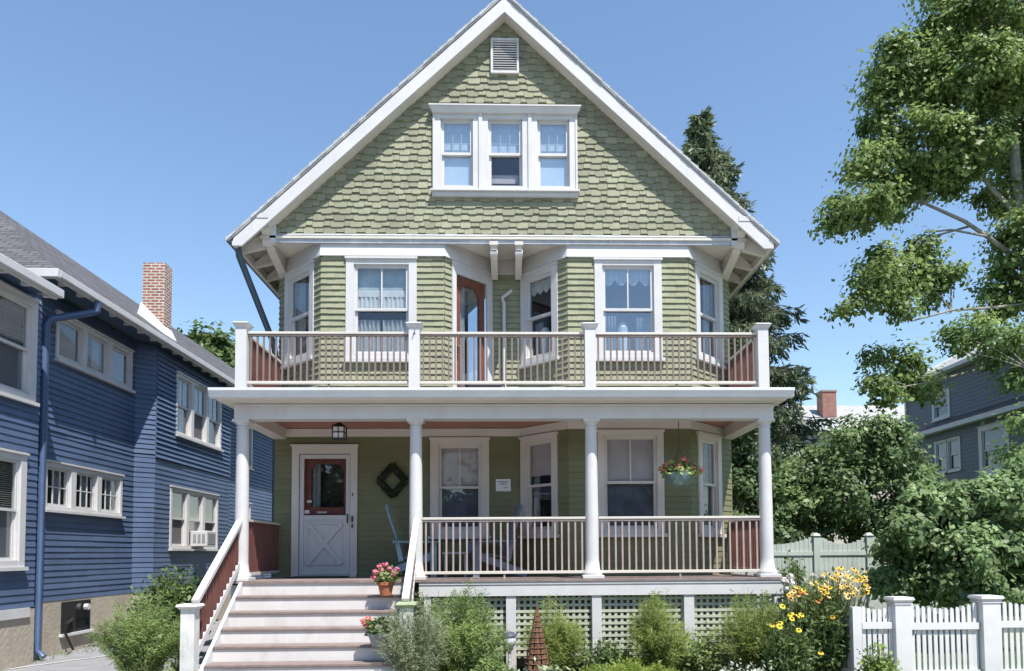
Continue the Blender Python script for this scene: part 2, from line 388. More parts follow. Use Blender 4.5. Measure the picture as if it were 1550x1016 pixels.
def broadleaf(name, label, cat, base, trunk, blobs, leaf, m, bark, k=14, rc=.33, per=55, up=.5, group=None, twig=.012, limbs=(), trad=.22, flat=.7):
    t = thing(name, label, cat, base, group)
    tb = MB(); outs = []
    if trunk: tb.tube(trunk, [trad * (1 - .72 * i / (len(trunk) - 1)) for i in range(len(trunk))], 10)
    allp = []; src = [Vector(p) for p in (trunk or [base])]
    for L_, r0, r1 in limbs:
        tb.tube(L_, [r0 + (r1 - r0) * i / (len(L_) - 1) for i in range(len(L_))], 7); src += [Vector(p) for p in L_]
    for c, r in blobs:
        rm = float(np.mean(r)); kk = max(4, int(k * (rm / .9) ** 2))
        q, p, od = clumps(c, r, kk, rc, per, flat); allp.append(p); outs.append(od)
        cv = Vector(c); s_ = min(src, key=lambda z: (z - cv).length + max(0, z.z - cv.z) * 2)
        if trunk or limbs: tb.tube([s_, s_.lerp(cv, .5) + Vector((0, 0, .08)), cv], [twig * 2.6, twig * 2, twig * 1.4], 5, False)
        for z in q[:: 2]: tb.tube([cv, cv.lerp(Vector(z), .55), z], [twig, twig * .8, twig * .3], 3, False)
    tb.obj('trunk' if trunk else 'stems', bark, t, True)
    leaf_obj('crown' if trunk else 'foliage', np.concatenate(allp), leaf, m, t, up=up, out=np.concatenate(outs))
    return t
def pxblobs(lst, Y, dy=.6, seed=0, ry=None):
    rs = random.Random(seed); o = []
    for px, py, r in lst:
        y = Y + rs.uniform(-dy, dy); p = at(px, py, y); rr = r * y / F_PX
        o.append((tuple(p), (rr, ry or rr, rr * .9)))
    return o

# ------------------------------------------------------------------ light and sky
SUN = Vector((.57, -1, 2.1)).normalized()
W = bpy.data.worlds.new('World'); S.world = W; W.use_nodes = True
nt = W.node_tree; N = nt.nodes; L = nt.links; bg = N['Background']
sky = N.new('ShaderNodeTexSky'); sky.sky_type = 'NISHITA'; sky.sun_disc = False
sky.sun_elevation = math.asin(SUN.z); sky.sun_rotation = math.atan2(SUN.x, SUN.y)
sky.air_density = 1.25; sky.dust_density = .1; sky.ozone_density = 3.6; sky.altitude = 10
# thin wisps of cloud high in the sky
tc = N.new('ShaderNodeTexCoord'); mp = N.new('ShaderNodeMapping'); mp.inputs['Scale'].default_value = (1.3, 1.3, 3.2); mp.inputs['Location'].default_value = (1.35, .7, .1)
nz = N.new('ShaderNodeTexNoise'); nz.inputs['Scale'].default_value = 3.2; nz.inputs['Detail'].default_value = 9; nz.inputs['Roughness'].default_value = .58; nz.inputs['Distortion'].default_value = .5
rp = N.new('ShaderNodeMapRange'); rp.inputs[1].default_value = .67; rp.inputs[2].default_value = .95; rp.inputs[4].default_value = .3
mxs = N.new('ShaderNodeMix'); mxs.data_type = 'RGBA'; mxs.inputs[7].default_value = (9.0, 9.3, 9.8, 1)
L.new(tc.outputs['Generated'], mp.inputs[0]); L.new(mp.outputs[0], nz.inputs['Vector']); L.new(nz.outputs['Fac'], rp.inputs[0])
L.new(sky.outputs[0], mxs.inputs[6]); L.new(rp.outputs[0], mxs.inputs[0]); L.new(mxs.outputs[2], bg.inputs['Color'])
bg.inputs['Strength'].default_value = .132
sd = bpy.data.lights.new('sun', 'SUN'); sd.energy = 5.0; sd.angle = rad(.55); sd.color = (1, .955, .89)
so = bpy.data.objects.new('sun', sd); COL.objects.link(so); so.rotation_euler = SUN.to_track_quat('Z', 'Y').to_euler(); so.location = (6, -10, 20)
S.view_settings.view_transform = 'Standard'; S.view_settings.look = 'None'; S.view_settings.exposure = .64; S.view_settings.gamma = 1
S.cycles.max_bounces = 7; S.cycles.transparent_max_bounces = 12; S.cycles.diffuse_bounces = 4

# ------------------------------------------------------------------ ground
mb = MB(); mb.face([(-900, -900, 0), (900, -900, 0), (900, 900, 0), (-900, 900, 0)]); struct(mb.obj('ground', GRASSG))
mb = MB(); mb.face([(-8.4, -3, .004), (-4.9, -3, .004), (-4.6, 30, .004), (-8.4, 30, .004)]); mb.face([(-30, -3, .004), (-8.4, -3, .004), (-8.4, 13, .004), (-30, 13, .004)]); struct(mb.obj('driveway', ASPH))
mb = MB(); mb.face([(-4.8, 6.5, .008), (4.4, 6.5, .008), (4.4, 11.3, .008), (-4.6, 11.3, .008)]); struct(mb.obj('garden_bed_soil', SOIL))
PAV = mat('bounce_paving', (.50, .48, .45), .9, .1, 2, bump=.3)
mb = MB(); mb.face([(-8.3, 3.4, .010), (12, 3.4, .010), (12, 8.3, .010), (-8.3, 8.3, .010)]); struct(mb.obj('bounce_forecourt', PAV))  # unseen pale paving, added to bounce sunlight up under the porch
mb = MB(); mb.face([(-14, 1.5, .006), (14, 1.5, .006), (14, 3.4, .006), (-14, 3.4, .006)]); struct(mb.obj('pavement', mat('pavement_concrete', (.50, .49, .47), .9, .1, 2, bump=.3)))
mb = MB(); mb.box(-40, 40, .8, .95, 0, .12); struct(mb.obj('kerb', mat('granite_kerb', (.36, .36, .35), .9, .2, 9)))
mb = MB(); mb.face([(-60, -9, .006), (60, -9, .006), (60, .8, .006), (-60, .8, .006)]); struct(mb.obj('road', mat('road_asphalt', (.20, .20, .20), .9, .2, 3)))
mb = MB(); p, q = at(58, 1001, 12.35), at(168, 980, 13.6)
mb.face([(-8.05, 12.1, .012), (-7.95, 12.1, .012), (-6.9, 14.2, .012), (-7.0, 14.2, .012)]); struct(mb.obj('drive_marking', mat('worn_line', (.42, .42, .41), .9, .1, 9)))

# ------------------------------------------------------------------ the green house
H = thing('house', 'sage green shingled house with steep white gable and two storey front porch', 'house', (0, 12, 0))
YB, YA, Z1, Z2 = 12.07, 12.85, 1.42, 4.25
PF = 6.71                                  # underside of the upper frieze
EXT = .009
# upper storey outline, left to right
UP = [(-4.0, 24), (-4.0, 13.04), (-3.03, YB), (-1.03, YB), (-.26, YA), (.26, YA), (1.03, YB), (3.03, YB), (4.0, 13.04), (4.0, 24)]
fr = {}
for i in range(len(UP) - 1): fr['u%d' % i] = frame(UP[i], UP[i + 1])
sh = (.10, .22)
U = lambda k: fr[k][0]
Lk = lambda k: fr[k][1]
# angled bay windows and door openings
aw = (.22, 1.12, 5.07, 6.68)
wallkw = dict(width=sh, th=.033, gap=.0018)
siding('wall', U('u0'), Lk('u0'), Z2, 6.95, .1, SAGE1, H, th=.02)
siding('wall', U('u1'), Lk('u1'), Z2, PF + .25, .1, SAGE, H, [(Lk('u1') - 1.15, Lk('u1') - .20, 5.07, 6.68)], **wallkw)
siding('wall', U('u2'), Lk('u2'), Z2, PF + .25, .1, SAGE, H, [(.40, 1.56, 4.98, 6.69)], ext=(EXT, EXT), **wallkw)
siding('wall', U('u3'), Lk('u3'), Z2, PF + .25, .1, SAGE, H, [(.15, 1.08, Z2 - .2, 6.69)], **wallkw)
siding('wall', U('u4'), Lk('u4'), Z2, PF + .25, .1, SAGE, H, **wallkw)
siding('wall', U('u5'), Lk('u5'), Z2, PF + .25, .1, SAGE, H, [(.03, .89, 5.07, 6.68)], **wallkw)
siding('wall', U('u6'), Lk('u6'), Z2, PF + .25, .1, SAGE, H, [(.44, 1.56, 5.0, 6.69)], ext=(EXT, EXT), **wallkw)
siding('wall', U('u7'), Lk('u7'), Z2, PF + .25, .1, SAGE, H, [(.20, 1.12, 5.07, 6.68)], **wallkw)
siding('wall', U('u8'), Lk('u8'), Z2, 6.95, .1, SAGE1, H, th=.02)
window(H, U('u1'), Lk('u1') - 1.15, Lk('u1') - .20, 5.07, PF - .003, lites=1, glass=GLASS, style='net')
window(H, U('u2'), .40, 1.56, 4.98, PF - .003, glass=GLASS, style='lace', room=ROOM)
window(H, U('u5'), .03, .89, 5.07, PF - .003, lites=1, glass=GLASS, style='valance')
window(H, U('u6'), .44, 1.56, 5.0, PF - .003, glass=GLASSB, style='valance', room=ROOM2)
window(H, U('u7'), .20, 1.12, 5.07, PF - .003, lites=1, glass=GLASS, style='net')
# balcony door on the angled face
f3 = U('u3')
mb = MB(f3); mb.box(.15, .24, .003, .05, Z2, PF - .003); mb.box(.95, 1.08, .003, .05, Z2, PF - .003); mb.box(.24, .95, .003, .047, 6.5, PF - .004)
df = mb.obj('balcony_door_frame', WHITE, H)
mb = MB(f3); mb.box(.25, .37, -.07, -.01, Z2 + .02, 6.49); mb.box(.82, .94, -.07, -.01, Z2 + .02, 6.49); mb.box(.37, .82, -.068, -.012, Z2 + .02, 4.62); mb.box(.37, .82, -.068, -.012, 6.36, 6.49)
for sx in (0, 1):
    x0 = .37 if sx == 0 else .82; sg = 1 if sx == 0 else -1
    mb.prism([(x0, 6.37), (x0 + sg * .1, 6.37), (x0, 6.20)], 'y', -.06, -.02)
d_ = mb.obj('balcony_door', DOORW, H)
mb = MB(f3); mb.face([(.36, -.04, 4.6), (.83, -.04, 4.6), (.83, -.04, 6.38), (.36, -.04, 6.38)]); mb.obj('pane', GLASSB, d_)
mb = MB(f3); mb.face([(.2, -.5, 4.3), (1., -.5, 4.3), (1., -.5, 6.5), (.2, -.5, 6.5)]); mb.obj('room_interior', ROOM, d_)
mb = MB(f3); curtain_mesh(mb, .4, .58, 4.6, 6.4, -.12, 3, .02); mb.obj('curtain', CURT, d_)
mb = MB(f3); mb.tube([(.30, -.01, 5.27), (.30, .05, 5.27)], .022, 8); mb.tube([(.30, -.01, 5.13), (.30, .04, 5.13)], .014, 8); mb.obj('handle', mat('brass', (.6, .42, .18), .3, metal=.9), d_)
# white frieze that follows the bays, flared at its foot
def frieze(k, z0, z1, fl, m, e0=0., e1=0., base=.004):
    f, l = fr[k]; mb = MB(f)
    mb.hexa([(-e0 * fl, base, z0), (l + e1 * fl, base, z0), (l + e1 * fl, fl, z0), (-e0 * fl, fl, z0), (0 - e0 * .02, base, z1), (l + e1 * .02, base, z1), (l + e1 * .02, .022, z1), (-e0 * .02, .022, z1)])
    return mb.obj('frieze', m, H)
T = .41
for k, e0, e1 in (('u1', 0, T), ('u2', T, T), ('u3', T, -T), ('u4', -T, -T), ('u5', -T, T), ('u6', T, T), ('u7', T, 0)):
    frieze(k, PF, 6.975, .062, WHITE, e0, e1)
# soffit above the bays
mb = MB(); mb.prism([(-4.02, 13.1), (-4.02, 11.97), (4.02, 11.97), (4.02, 13.1)], 'z', 6.98, 7.02); mb.obj('soffit', CREAM, H)
# gable
SL = .934
YG, YR = 12.03, 11.77
GX = 3.76
def gclip(z):
    h = (10.90 - z) / SL
    return None if h < .05 else (GX - min(GX, h), GX + min(GX, h))
gf, gl = frame((-GX, YG), (GX, YG))
mb = MB(); mb.prism([(-GX, 7.0), (GX, 7.0), (GX, 10.95 - SL * GX), (0, 10.95), (-GX, 10.95 - SL * GX)], 'y', YG + .7, YG + .75); mb.obj('gable_backing', DARK, H)
siding('gable_wall', gf, gl, 7.07, 10.9, .112, SAGE2, H, [(GX - 1.17, GX + 1.17, 7.82, 9.10), (GX - .23, GX + .23, 9.83, 10.38)], width=(.13, .20), th=.028, stag=.026, clip=gclip, gap=.005)
mb = MB(); mb.box(-GX, GX, YG - .035, YG + .02, 6.915, 7.035); mb.hexa([(-GX, YG - .055, 7.035), (GX, YG - .055, 7.035), (GX, YG, 7.035), (-GX, YG, 7.035), (-GX, YG - .045, 7.055), (GX, YG - .045, 7.055), (GX, YG, 7.085), (-GX, YG, 7.085)]); mb.obj('gable_beam', FLASH, H)
mb = MB(); mb.box(-GX, GX, YG - .075, YG + .03, 6.972, 6.99) ; 
for sx in (-1, 1):
    mb = MB(); mb.box(min(sx * GX, sx * (GX + .10)), max(sx * GX, sx * (GX + .10)), YG - .06, YG + .05, 6.9, 7.42); mb.obj('corner_board', WHITE, H)
# rake boards, inner trim, roof
for sx in (-1, 1):
    a = 10.97; b = 10.72; X = 4.39
    mb = MB(); mb.prism([(0, a), (sx * X, a - SL * X), (sx * X, 6.765), (sx * (b - 6.765) / SL, 6.765), (0, b)], 'y', YR, YR + .05); mb.obj('rake_board', WHITE, H)
    mb = MB(); mb.prism([(0, 10.73), (0, 10.80), (sx * 3.84, 10.80 - SL * 3.84), (sx * 3.84, 10.73 - SL * 3.84)], 'y', YR + .05, YG + .03); mb.obj('rake_soffit', CREAM, H)
    mb = MB(); mb.prism([(0, 10.84), (0, 10.72), (sx * GX, 10.72 - SL * GX), (sx * GX, 10.84 - SL * GX)], 'y', YG - .055, YG + .003); mb.obj('rake_frieze', CREAM, H)
    mb = MB(); mb.prism([(0, 10.99), (0, 11.0), (sx * 4.45, 11.0 - SL * 4.45), (sx * 4.45, 10.99 - SL * 4.45)], 'y', YR - .02, YR + .03) ; mb.obj('drip_edge', GUTTER, H)
    mb = MB(); n = 34; Xr = 4.46; st = Xr / n
    for i in range(n):                       # overlapping shingle courses seen at the roof edge
        x0, x1 = i * st, (i + 1) * st + .02; j = random.uniform(-.006, .006)
        mb.prism([(sx * x0, 11.01 - SL * x0), (sx * x1, 11.01 - SL * x1), (sx * x1, 11.035 + .035 - SL * x1), (sx * x0, 11.035 - SL * x0 + .012)], 'y', YR - .03 + j, 24.5)
    mb.obj('roof', ROOFH, H)
    mb = MB(); mb.box(min(sx * 4.0, sx * 4.42), max(sx * 4.0, sx * 4.42), YR + .3, 24, 6.90, 6.93) ; o = mb
    # eave: fascia, lattice soffit of rafters
    mb = MB(); mb.box(min(sx * 4.34, sx * 4.40), max(sx * 4.34, sx * 4.40), YR + .05, 24.4, 6.78, 6.90); mb.obj('fascia', CREAM, H)
    for k in range(7):
        y = YR + .32 + k * .62
        mb = MB(); mb.prism([(sx * 3.98, 6.87), (sx * 4.34, 6.78), (sx * 4.34, 6.87), (sx * 3.98, 7.15)], 'y', y, y + .09); mb.obj('rafter_tail', CREAM, H)
    mb = MB(); mb.prism([(sx * 3.8, 7.20), (sx * 4.36, 6.90), (sx * 4.36, 6.93), (sx * 3.8, 7.25)], 'y', YR + .05, 24); mb.obj('eave_soffit', mat('weathered_soffit', (.30, .28, .23), .8, .2, 5), H)
    mb = MB(); mb.box(min(sx * 3.86, sx * 4.0), max(sx * 3.86, sx * 4.0), YG + .03, 13.1, 6.93, 7.3); mb.obj('soffit_beam', CREAM, H)
    # big corbel bracket beneath the rake
    xa, xb = (3.84, 3.98)
    mb = MB(); prof = [(YR + .02, 7.36), (YR + .02, 7.24), (YR + .10, 7.20), (YR + .12, 7.10), (YR + .22, 7.02), (YR + .20, 6.94), (YR + .30, 6.88), (YR + .38, 6.93), (YR + .46, 6.86), (13.0, 6.66), (13.0, 6.86), (13.0, 7.1), (YR + .4, 7.36)]
    mb.prism([(y, z) for y, z in prof], 'x', *(sorted((sx * xa, sx * xb)))); b_ = mb.obj('bracket', CREAM, H)
    mb = MB(); mb.tube([(sx * (xa - .015), YR + .30, 6.93), (sx * (xb + .015), YR + .30, 6.93)], .055, 12); mb.obj('scroll', WHITE, b_); mb = MB(); mb.box(min(sx * (xa - .02), sx * (xb + .02)), max(sx * (xa - .02), sx * (xb + .02)), YR - .01, YR + .07, 7.22, 7.3); mb.obj('block', WHITE, b_)
# paired corbels in the middle
for x in (-.195, .215):
    mb = MB(); mb.box(x - .07, x + .07, 11.86, 12.02, 6.84, 6.90); mb.box(x - .052, x + .052, 11.89, 12.0, 6.77, 6.84)
    mb.prism([(11.92, 6.90), (11.92, 6.74), (12.02, 6.68), (12.78, 6.60), (12.78, 6.90)], 'x', x - .055, x + .055); c_ = mb.obj('corbel', CREAM, H)
    mb = MB(); mb.tube([(x - .062, 11.955, 6.735), (x + .062, 11.955, 6.735)], .05, 12); mb.obj('scroll', WHITE, c_)
# attic windows: three sashes in one frame
for (s0, s1, gst, lst, lg, nm) in ((-1.17, -.435, 'shade_white', 0, GLASSB, 'left'), (-.385, .385, 'shade_mid', 0, GLASS, 'mid'), (.435, 1.17, 'shade_white', 0, GLASSB, 'right')):
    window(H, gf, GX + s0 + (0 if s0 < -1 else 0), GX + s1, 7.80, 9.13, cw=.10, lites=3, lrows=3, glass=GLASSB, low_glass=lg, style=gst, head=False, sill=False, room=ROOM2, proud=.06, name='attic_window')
mb = MB(gf); 
for s in (-.41, .41): mb.box(GX + s - .03, GX + s + .03, .004, .085, 7.80, 9.12)
mb.box(GX - 1.20, GX - 1.168, .004, .075, 7.78, 9.12); mb.box(GX + 1.168, GX + 1.20, .004, .075, 7.78, 9.12); mb.obj('attic_mullion', WHITE, H)
mb = MB(gf); mb.hexa([(GX - 1.20, .004, 9.10), (GX + 1.20, .004, 9.10), (GX + 1.20, .10, 9.10), (GX - 1.20, .10, 9.10), (GX - 1.25, .004, 9.19), (GX + 1.25, .004, 9.19), (GX + 1.25, .15, 9.19), (GX - 1.25, .15, 9.19)]); mb.box(GX - 1.26, GX + 1.26, .004, .16, 9.192, 9.215); mb.obj('attic_head_moulding', WHITE, H)
mb = MB(gf); mb.box(GX - 1.23, GX + 1.23, .004, .13, 7.77, 7.80); mb.box(GX - 1.21, GX + 1.21, .004, .08, 7.70, 7.767); mb.obj('attic_sill', WHITE, H)
# louvred vent
mb = MB(gf); x0, x1, z0, z1 = GX - .235, GX + .235, 9.81, 10.41
mb.box(x0, x0 + .035, .004, .07, z0, z1); mb.box(x1 - .035, x1, .004, .07, z0, z1); mb.box(x0 + .035, x1 - .035, .004, .067, z0, z0 + .035); mb.box(x0 + .035, x1 - .035, .004, .067, z1 - .035, z1)
v_ = mb.obj('vent_frame', WHITE, H); mb = MB(gf)
for k in range(13):
    z = z0 + .045 + k * .041; mb.hexa([(x0 + .035, .05, z), (x1 - .035, .05, z), (x1 - .035, .055, z + .016), (x0 + .035, .055, z + .016), (x0 + .035, .006, z + .03), (x1 - .035, .006, z + .03), (x1 - .035, .006, z + .036), (x0 + .035, .006, z + .036)])
mb.obj('louvre', mat('grey_louvre', (.60, .58, .57), .6), v_); mb = MB(gf); mb.face([(x0, .005, z0), (x1, .005, z0), (x1, .005, z1), (x0, .005, z1)]); mb.obj('vent_screen', DARK, v_)
# downspouts
mb = MB(); mb.tube([(-.02 + .12, 12.80, 6.42), (-.02 - .05, 12.76, 6.27), (-.035, 12.76, 6.18), (-.035, 12.76, 4.25)], .033, 10); mb.obj('downspout', WHITE, H, True)
mb = MB(); mb.tube([(-4.36, 11.95, 6.84), (-4.35, 11.98, 6.68), (-4.08, 12.95, 5.50), (-4.06, 13.05, 5.2), (-4.06, 13.05, 1.0)], .055, 10); mb.obj('downspout', SLATEP, H, True)
mb = MB(); mb.tube([(-4.43, YR, 6.87), (-4.43, 24, 6.87)], .06, 10); mb.obj('eave_gutter', SLATEP, H, True)

# first storey
LO = [(-4.0, 24), (-4.0, YA), (.24, YA), (1.02, YB), (3.02, YB), (4.0, 13.05), (4.0, 24)]
for i in range(len(LO) - 1): fr['l%d' % i] = frame(LO[i], LO[i + 1])
lw = dict(th=.02)
def X_(k, x): return x - LO[k][0]
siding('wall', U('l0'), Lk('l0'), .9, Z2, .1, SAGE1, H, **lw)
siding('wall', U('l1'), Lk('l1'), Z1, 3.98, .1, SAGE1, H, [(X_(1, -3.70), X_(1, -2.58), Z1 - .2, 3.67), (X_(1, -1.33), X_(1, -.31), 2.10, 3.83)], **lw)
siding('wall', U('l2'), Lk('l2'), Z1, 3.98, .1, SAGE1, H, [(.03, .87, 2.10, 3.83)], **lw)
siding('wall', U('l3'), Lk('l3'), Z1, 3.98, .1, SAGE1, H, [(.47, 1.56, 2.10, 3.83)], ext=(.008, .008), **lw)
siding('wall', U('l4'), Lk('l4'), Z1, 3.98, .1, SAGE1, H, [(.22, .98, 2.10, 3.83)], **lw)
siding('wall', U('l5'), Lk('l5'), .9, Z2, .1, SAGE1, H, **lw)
CRM = mat('aged_cream_trim', (.60, .55, .50), .55, .06, 2)
for k, e0, e1 in (('l1', 0, -T), ('l2', -T, T), ('l3', T, T), ('l4', T, 0)):
    f, l = fr[k]; mb = MB(f); mb.hexa([(-e0 * .04, .004, 3.84), (l + e1 * .04, .004, 3.84), (l + e1 * .04, .04, 3.84), (-e0 * .04, .04, 3.84), (-e0 * .04, .004, 3.975), (l + e1 * .04, .004, 3.975), (l + e1 * .04, .04, 3.975), (-e0 * .04, .04, 3.975)])
    mb.obj('porch_frieze', CRM, H)
window(H, U('l1'), X_(1, -1.33), X_(1, -.31), 2.10, 3.83, cw=.14, style='shade_half', glass=GLASSD, low_glass=GLASS, wm=CRM)
window(H, U('l2'), .03, .87, 2.10, 3.83, cw=.12, lites=1, style='shade_q', glass=GLASSD, low_glass=GLASS, wm=CRM)
window(H, U('l3'), .47, 1.56, 2.10, 3.83, cw=.11, style='shade_half', glass=GLASSD, low_glass=GLASS, wm=CRM)
window(H, U('l4'), .22, .98, 2.10, 3.83, cw=.12, lites=1, style='net', glass=GLASSD, low_glass=GLASS, wm=CRM)
# front door: white storm door over a red-brown wood door
f1 = U('l1'); x0, x1 = X_(1, -3.70), X_(1, -2.58)
mb = MB(f1); mb.box(x0, x0 + .12, .003, .06, Z1, 3.67); mb.box(x1 - .12, x1, .003, .06, Z1, 3.67); mb.box(x0 + .12, x1 - .12, .003, .057, 3.54, 3.669); mb.box(x0 - .02, x1 + .02, .003, .09, 3.671, 3.70); mb.box(x0 + .0, x1, .06, .11, Z1 - .01, Z1 + .03)
mb.obj('front_door_frame', CRM, H)
a, b = x0 + .13, x1 - .13
mb = MB(f1); mb.box(a, a + .07, -.01, .03, Z1 + .035, 3.53); mb.box(b - .07, b, -.01, .03, Z1 + .035, 3.53); mb.box(a + .07, b - .07, -.008, .028, 3.46, 3.53); mb.box(a + .07, b - .07, -.008, .028, 2.40, 2.48); mb.box(a + .07, b - .07, -.008, .028, Z1 + .035, Z1 + .15)
mb.box(a + .07, b - .07, -.004, .012, Z1 + .15, 2.40)
sdz = mb.obj('storm_door', WHITE, H, bevel=.004)
mb = MB(f1); zz0, zz1 = Z1 + .22, 2.34; aa, bb = a + .14, b - .14
mb.bar((aa, .030, zz0), (bb, .030, zz1), .045, .075); mb.bar((aa, .028, zz1), (bb, .028, zz0), .045, .075)
for q in ((aa, zz0, bb, zz0), (aa, zz1, bb, zz1)): mb.box(q[0], q[2], .012, .033, q[1] - .018, q[1] + .018)
mb.box(aa - .018, aa + .018, .012, .031, zz0, zz1); mb.box(bb - .018, bb + .018, .012, .031, zz0, zz1); mb.obj('cross_panel', WHITE, sdz)
mb = MB(f1); mb.face([(a + .07, .005, 2.48), (b - .07, .005, 2.48), (b - .07, .005, 3.46), (a + .07, .005, 3.46)]); mb.obj('pane', GLASSD, sdz)
mb = MB(f1); mb.box(b + .035, b + .065, .06, .085, 2.36, 2.46); mb.box(b + .04, b + .06, .06, .1, 2.26, 2.32); mb.box(b + .045, b + .06, .06, .075, 2.80, 2.86); mb.box(b - .045, b - .03, .03, .07, 2.34, 2.5); mb.obj('handle', BLACK, sdz)
mb = MB(f1); mb.box(a, a + .16, -.13, -.08, Z1 + .03, 3.53); mb.box(b - .13, b, -.13, -.08, Z1 + .03, 3.53); mb.box(a + .16, b - .13, -.128, -.082, Z1 + .03, 2.62); mb.box(a + .16, b - .13, -.128, -.082, 3.38, 3.53); mb.prism([(b - .13, 3.38), (b - .24, 3.38), (b - .13, 3.28)], 'y', -.12, -.085); mb.prism([(a + .16, 3.38), (a + .27, 3.38), (a + .16, 3.28)], 'y', -.12, -.085)
iw = mb.obj('inner_door', mat('red_entry_door', (.16, .04, .028), .4, .2, 6), H)
mb = MB(f1); mb.face([(a, -.11, 2.6), (b, -.11, 2.6), (b, -.11, 3.4), (a, -.11, 3.4)]); mb.obj('pane', GLASS, iw); mb = MB(f1); mb.face([(a - .1, -.4, Z1), (b + .1, -.4, Z1), (b + .1, -.4, 3.6), (a - .1, -.4, 3.6)]); mb.obj('room_interior', ROOM, iw)
mb = MB(f1); curtain_mesh(mb, a + .17, a + .30, 2.62, 3.4, -.2, 2, .015); mb.obj('curtain', CURTG, iw)
mb = MB(f1); mb.box(a + .12, a + .20, .0051, .008, 2.70, 2.74); mb.box(a + .08, a + .16, .0051, .008, 2.51, 2.57); mb.box(a + .27, a + .44, -.08, -.075, 2.52, 2.55); mb.obj('sticker', WHITE, sdz)
# ceiling, floor, roof of the porch
CZ = 3.985
mb = MB()
for k in range(28):
    y = 11.06 + k * .085
    mb.box(-3.95, 3.95, y, y + .08, CZ, CZ + .02)
mb.box(-3.95, 3.95, 11.05, 13.2, CZ + .012, CZ + .03); mb.obj('porch_ceiling', CEIL, H)
mb = MB(); mb.box(-4.03, 4.03, 10.98, 11.22, 3.815, 4.0); mb.box(-4.03, 4.03, 10.955, 11.23, 3.995, 4.03); hd = mb.obj('porch_header', WHITE, H)
for sx in (-1, 1):
    mb = MB(); mb.box(min(sx * 3.81, sx * 4.03), max(sx * 3.81, sx * 4.03), 11.22, YA if sx < 0 else 13.0, 3.80, 4.0); mb.obj('side_header', CRM, H)
mb = MB(); mb.box(-4.19, 4.14, 10.72, 13.0, 4.04, 4.075); mb.obj('porch_soffit', CREAM, H)
mb = MB(); mb.prism([(10.60, 4.20), (10.60, 4.16), (10.63, 4.12), (10.64, 4.075), (10.72, 4.06), (10.74, 4.2)], 'x', -4.27, 4.22)
for sx, X in ((-1, -4.27), (1, 4.22)): mb.prism([(X, 4.19), (X, 4.15), (X - sx * .03, 4.11), (X - sx * .04, 4.07), (X - sx * .1, 4.07), (X - sx * .1, 4.19)], 'y', 10.74, 13.2)
mb.obj('porch_gutter', GUTTER, H, bevel=.004)
mb = MB(); mb.hexa([(-4.2, 10.73, 4.07), (4.16, 10.73, 4.07), (4.16, 13.3, 4.07), (-4.2, 13.3, 4.07), (-4.2, 10.73, 4.20), (4.16, 10.73, 4.20), (4.16, 13.3, 4.26), (-4.2, 13.3, 4.26)]); mb.obj('porch_roof', mat('grey_membrane', (.35, .36, .37), .7), H)
mb = MB()
y = 10.93
while y < 13.1: mb.box(-4.1, 4.12, y, y + .085, 1.385, Z1); y += .089
mb.obj('porch_floor', DECK, H)
mb = MB(); mb.box(-4.1, 4.12, 11.0, 13.05, 1.36, 1.384); mb.obj('porch_subfloor', DARK, H)
mb = MB(); mb.box(-1.30, 4.11, 10.955, 11.04, 1.175, 1.383); mb.box(-1.30, 4.12, 10.943, 10.954, 1.345, 1.383); mb.box(4.06, 4.11, 11.04, 13, 1.175, 1.385); mb.obj('porch_skirt_board', WHITE, H)
posts = [(-1.23, -1.13), (-.023, .125), (1.251, 1.392), (2.623, 2.773), (3.98, 4.11)]
for a, b in posts: mb = MB(); mb.box(a, b, 10.975, 11.09, 0, 1.174); mb.obj('skirt_post', WHITE, H)
for (a, b) in ((-1.13, -.023), (.125, 1.251), (1.392, 2.623), (2.773, 3.98)):
    mb = MB(); x = a + .02
    while x < b: mb.box(x, min(x + .041, b), 11.06, 11.067, .25, 1.175); x += .091
    z = .28
    while z < 1.17: mb.box(a, b, 11.050, 11.058, z, z + .041); z += .091
    mb.obj('lattice_panel', LATT, H)
mb = MB(); mb.box(-4.0, 4.0, 11.9, 24, 0, 1.36); mb.obj('foundation', CONC, H)
mb = MB(); mb.box(-4.05, -3.9, 11.0, 13.0, .0, 1.36); mb.obj('porch_side_skirt', WHITE, H)
# columns
cols = [-3.94, -1.365, 1.275, 3.925]
for i, x in enumerate(cols):
    y = 11.1; mb = MB(); prof = [(.100 - .018 * max(0, (t - .25)) ** 1.3, t * 2.12 + .13) for t in [k / 14 for k in range(15)]]
    mb.lathe([(.145, .05), (.15, .075), (.145, .10), (.115, .13)] + prof[1:] + [(.083, 2.27), (.098, 2.275), (.098, 2.29), (.083, 2.295), (.083, 2.32), (.105, 2.335), (.115, 2.355)], (x, y, Z1), 28)
    c0 = mb.obj('column', WHITE, H, True)
    mb = MB(); mb.box(x - .16, x + .16, y - .16, y + .16, Z1, Z1 + .05); mb.obj('plinth', WHITE, c0, bevel=.006)
    mb = MB(); mb.box(x - .125, x + .125, y - .125, y + .125, Z1 + 2.355, 3.815); mb.obj('capital', WHITE, c0, bevel=.006)
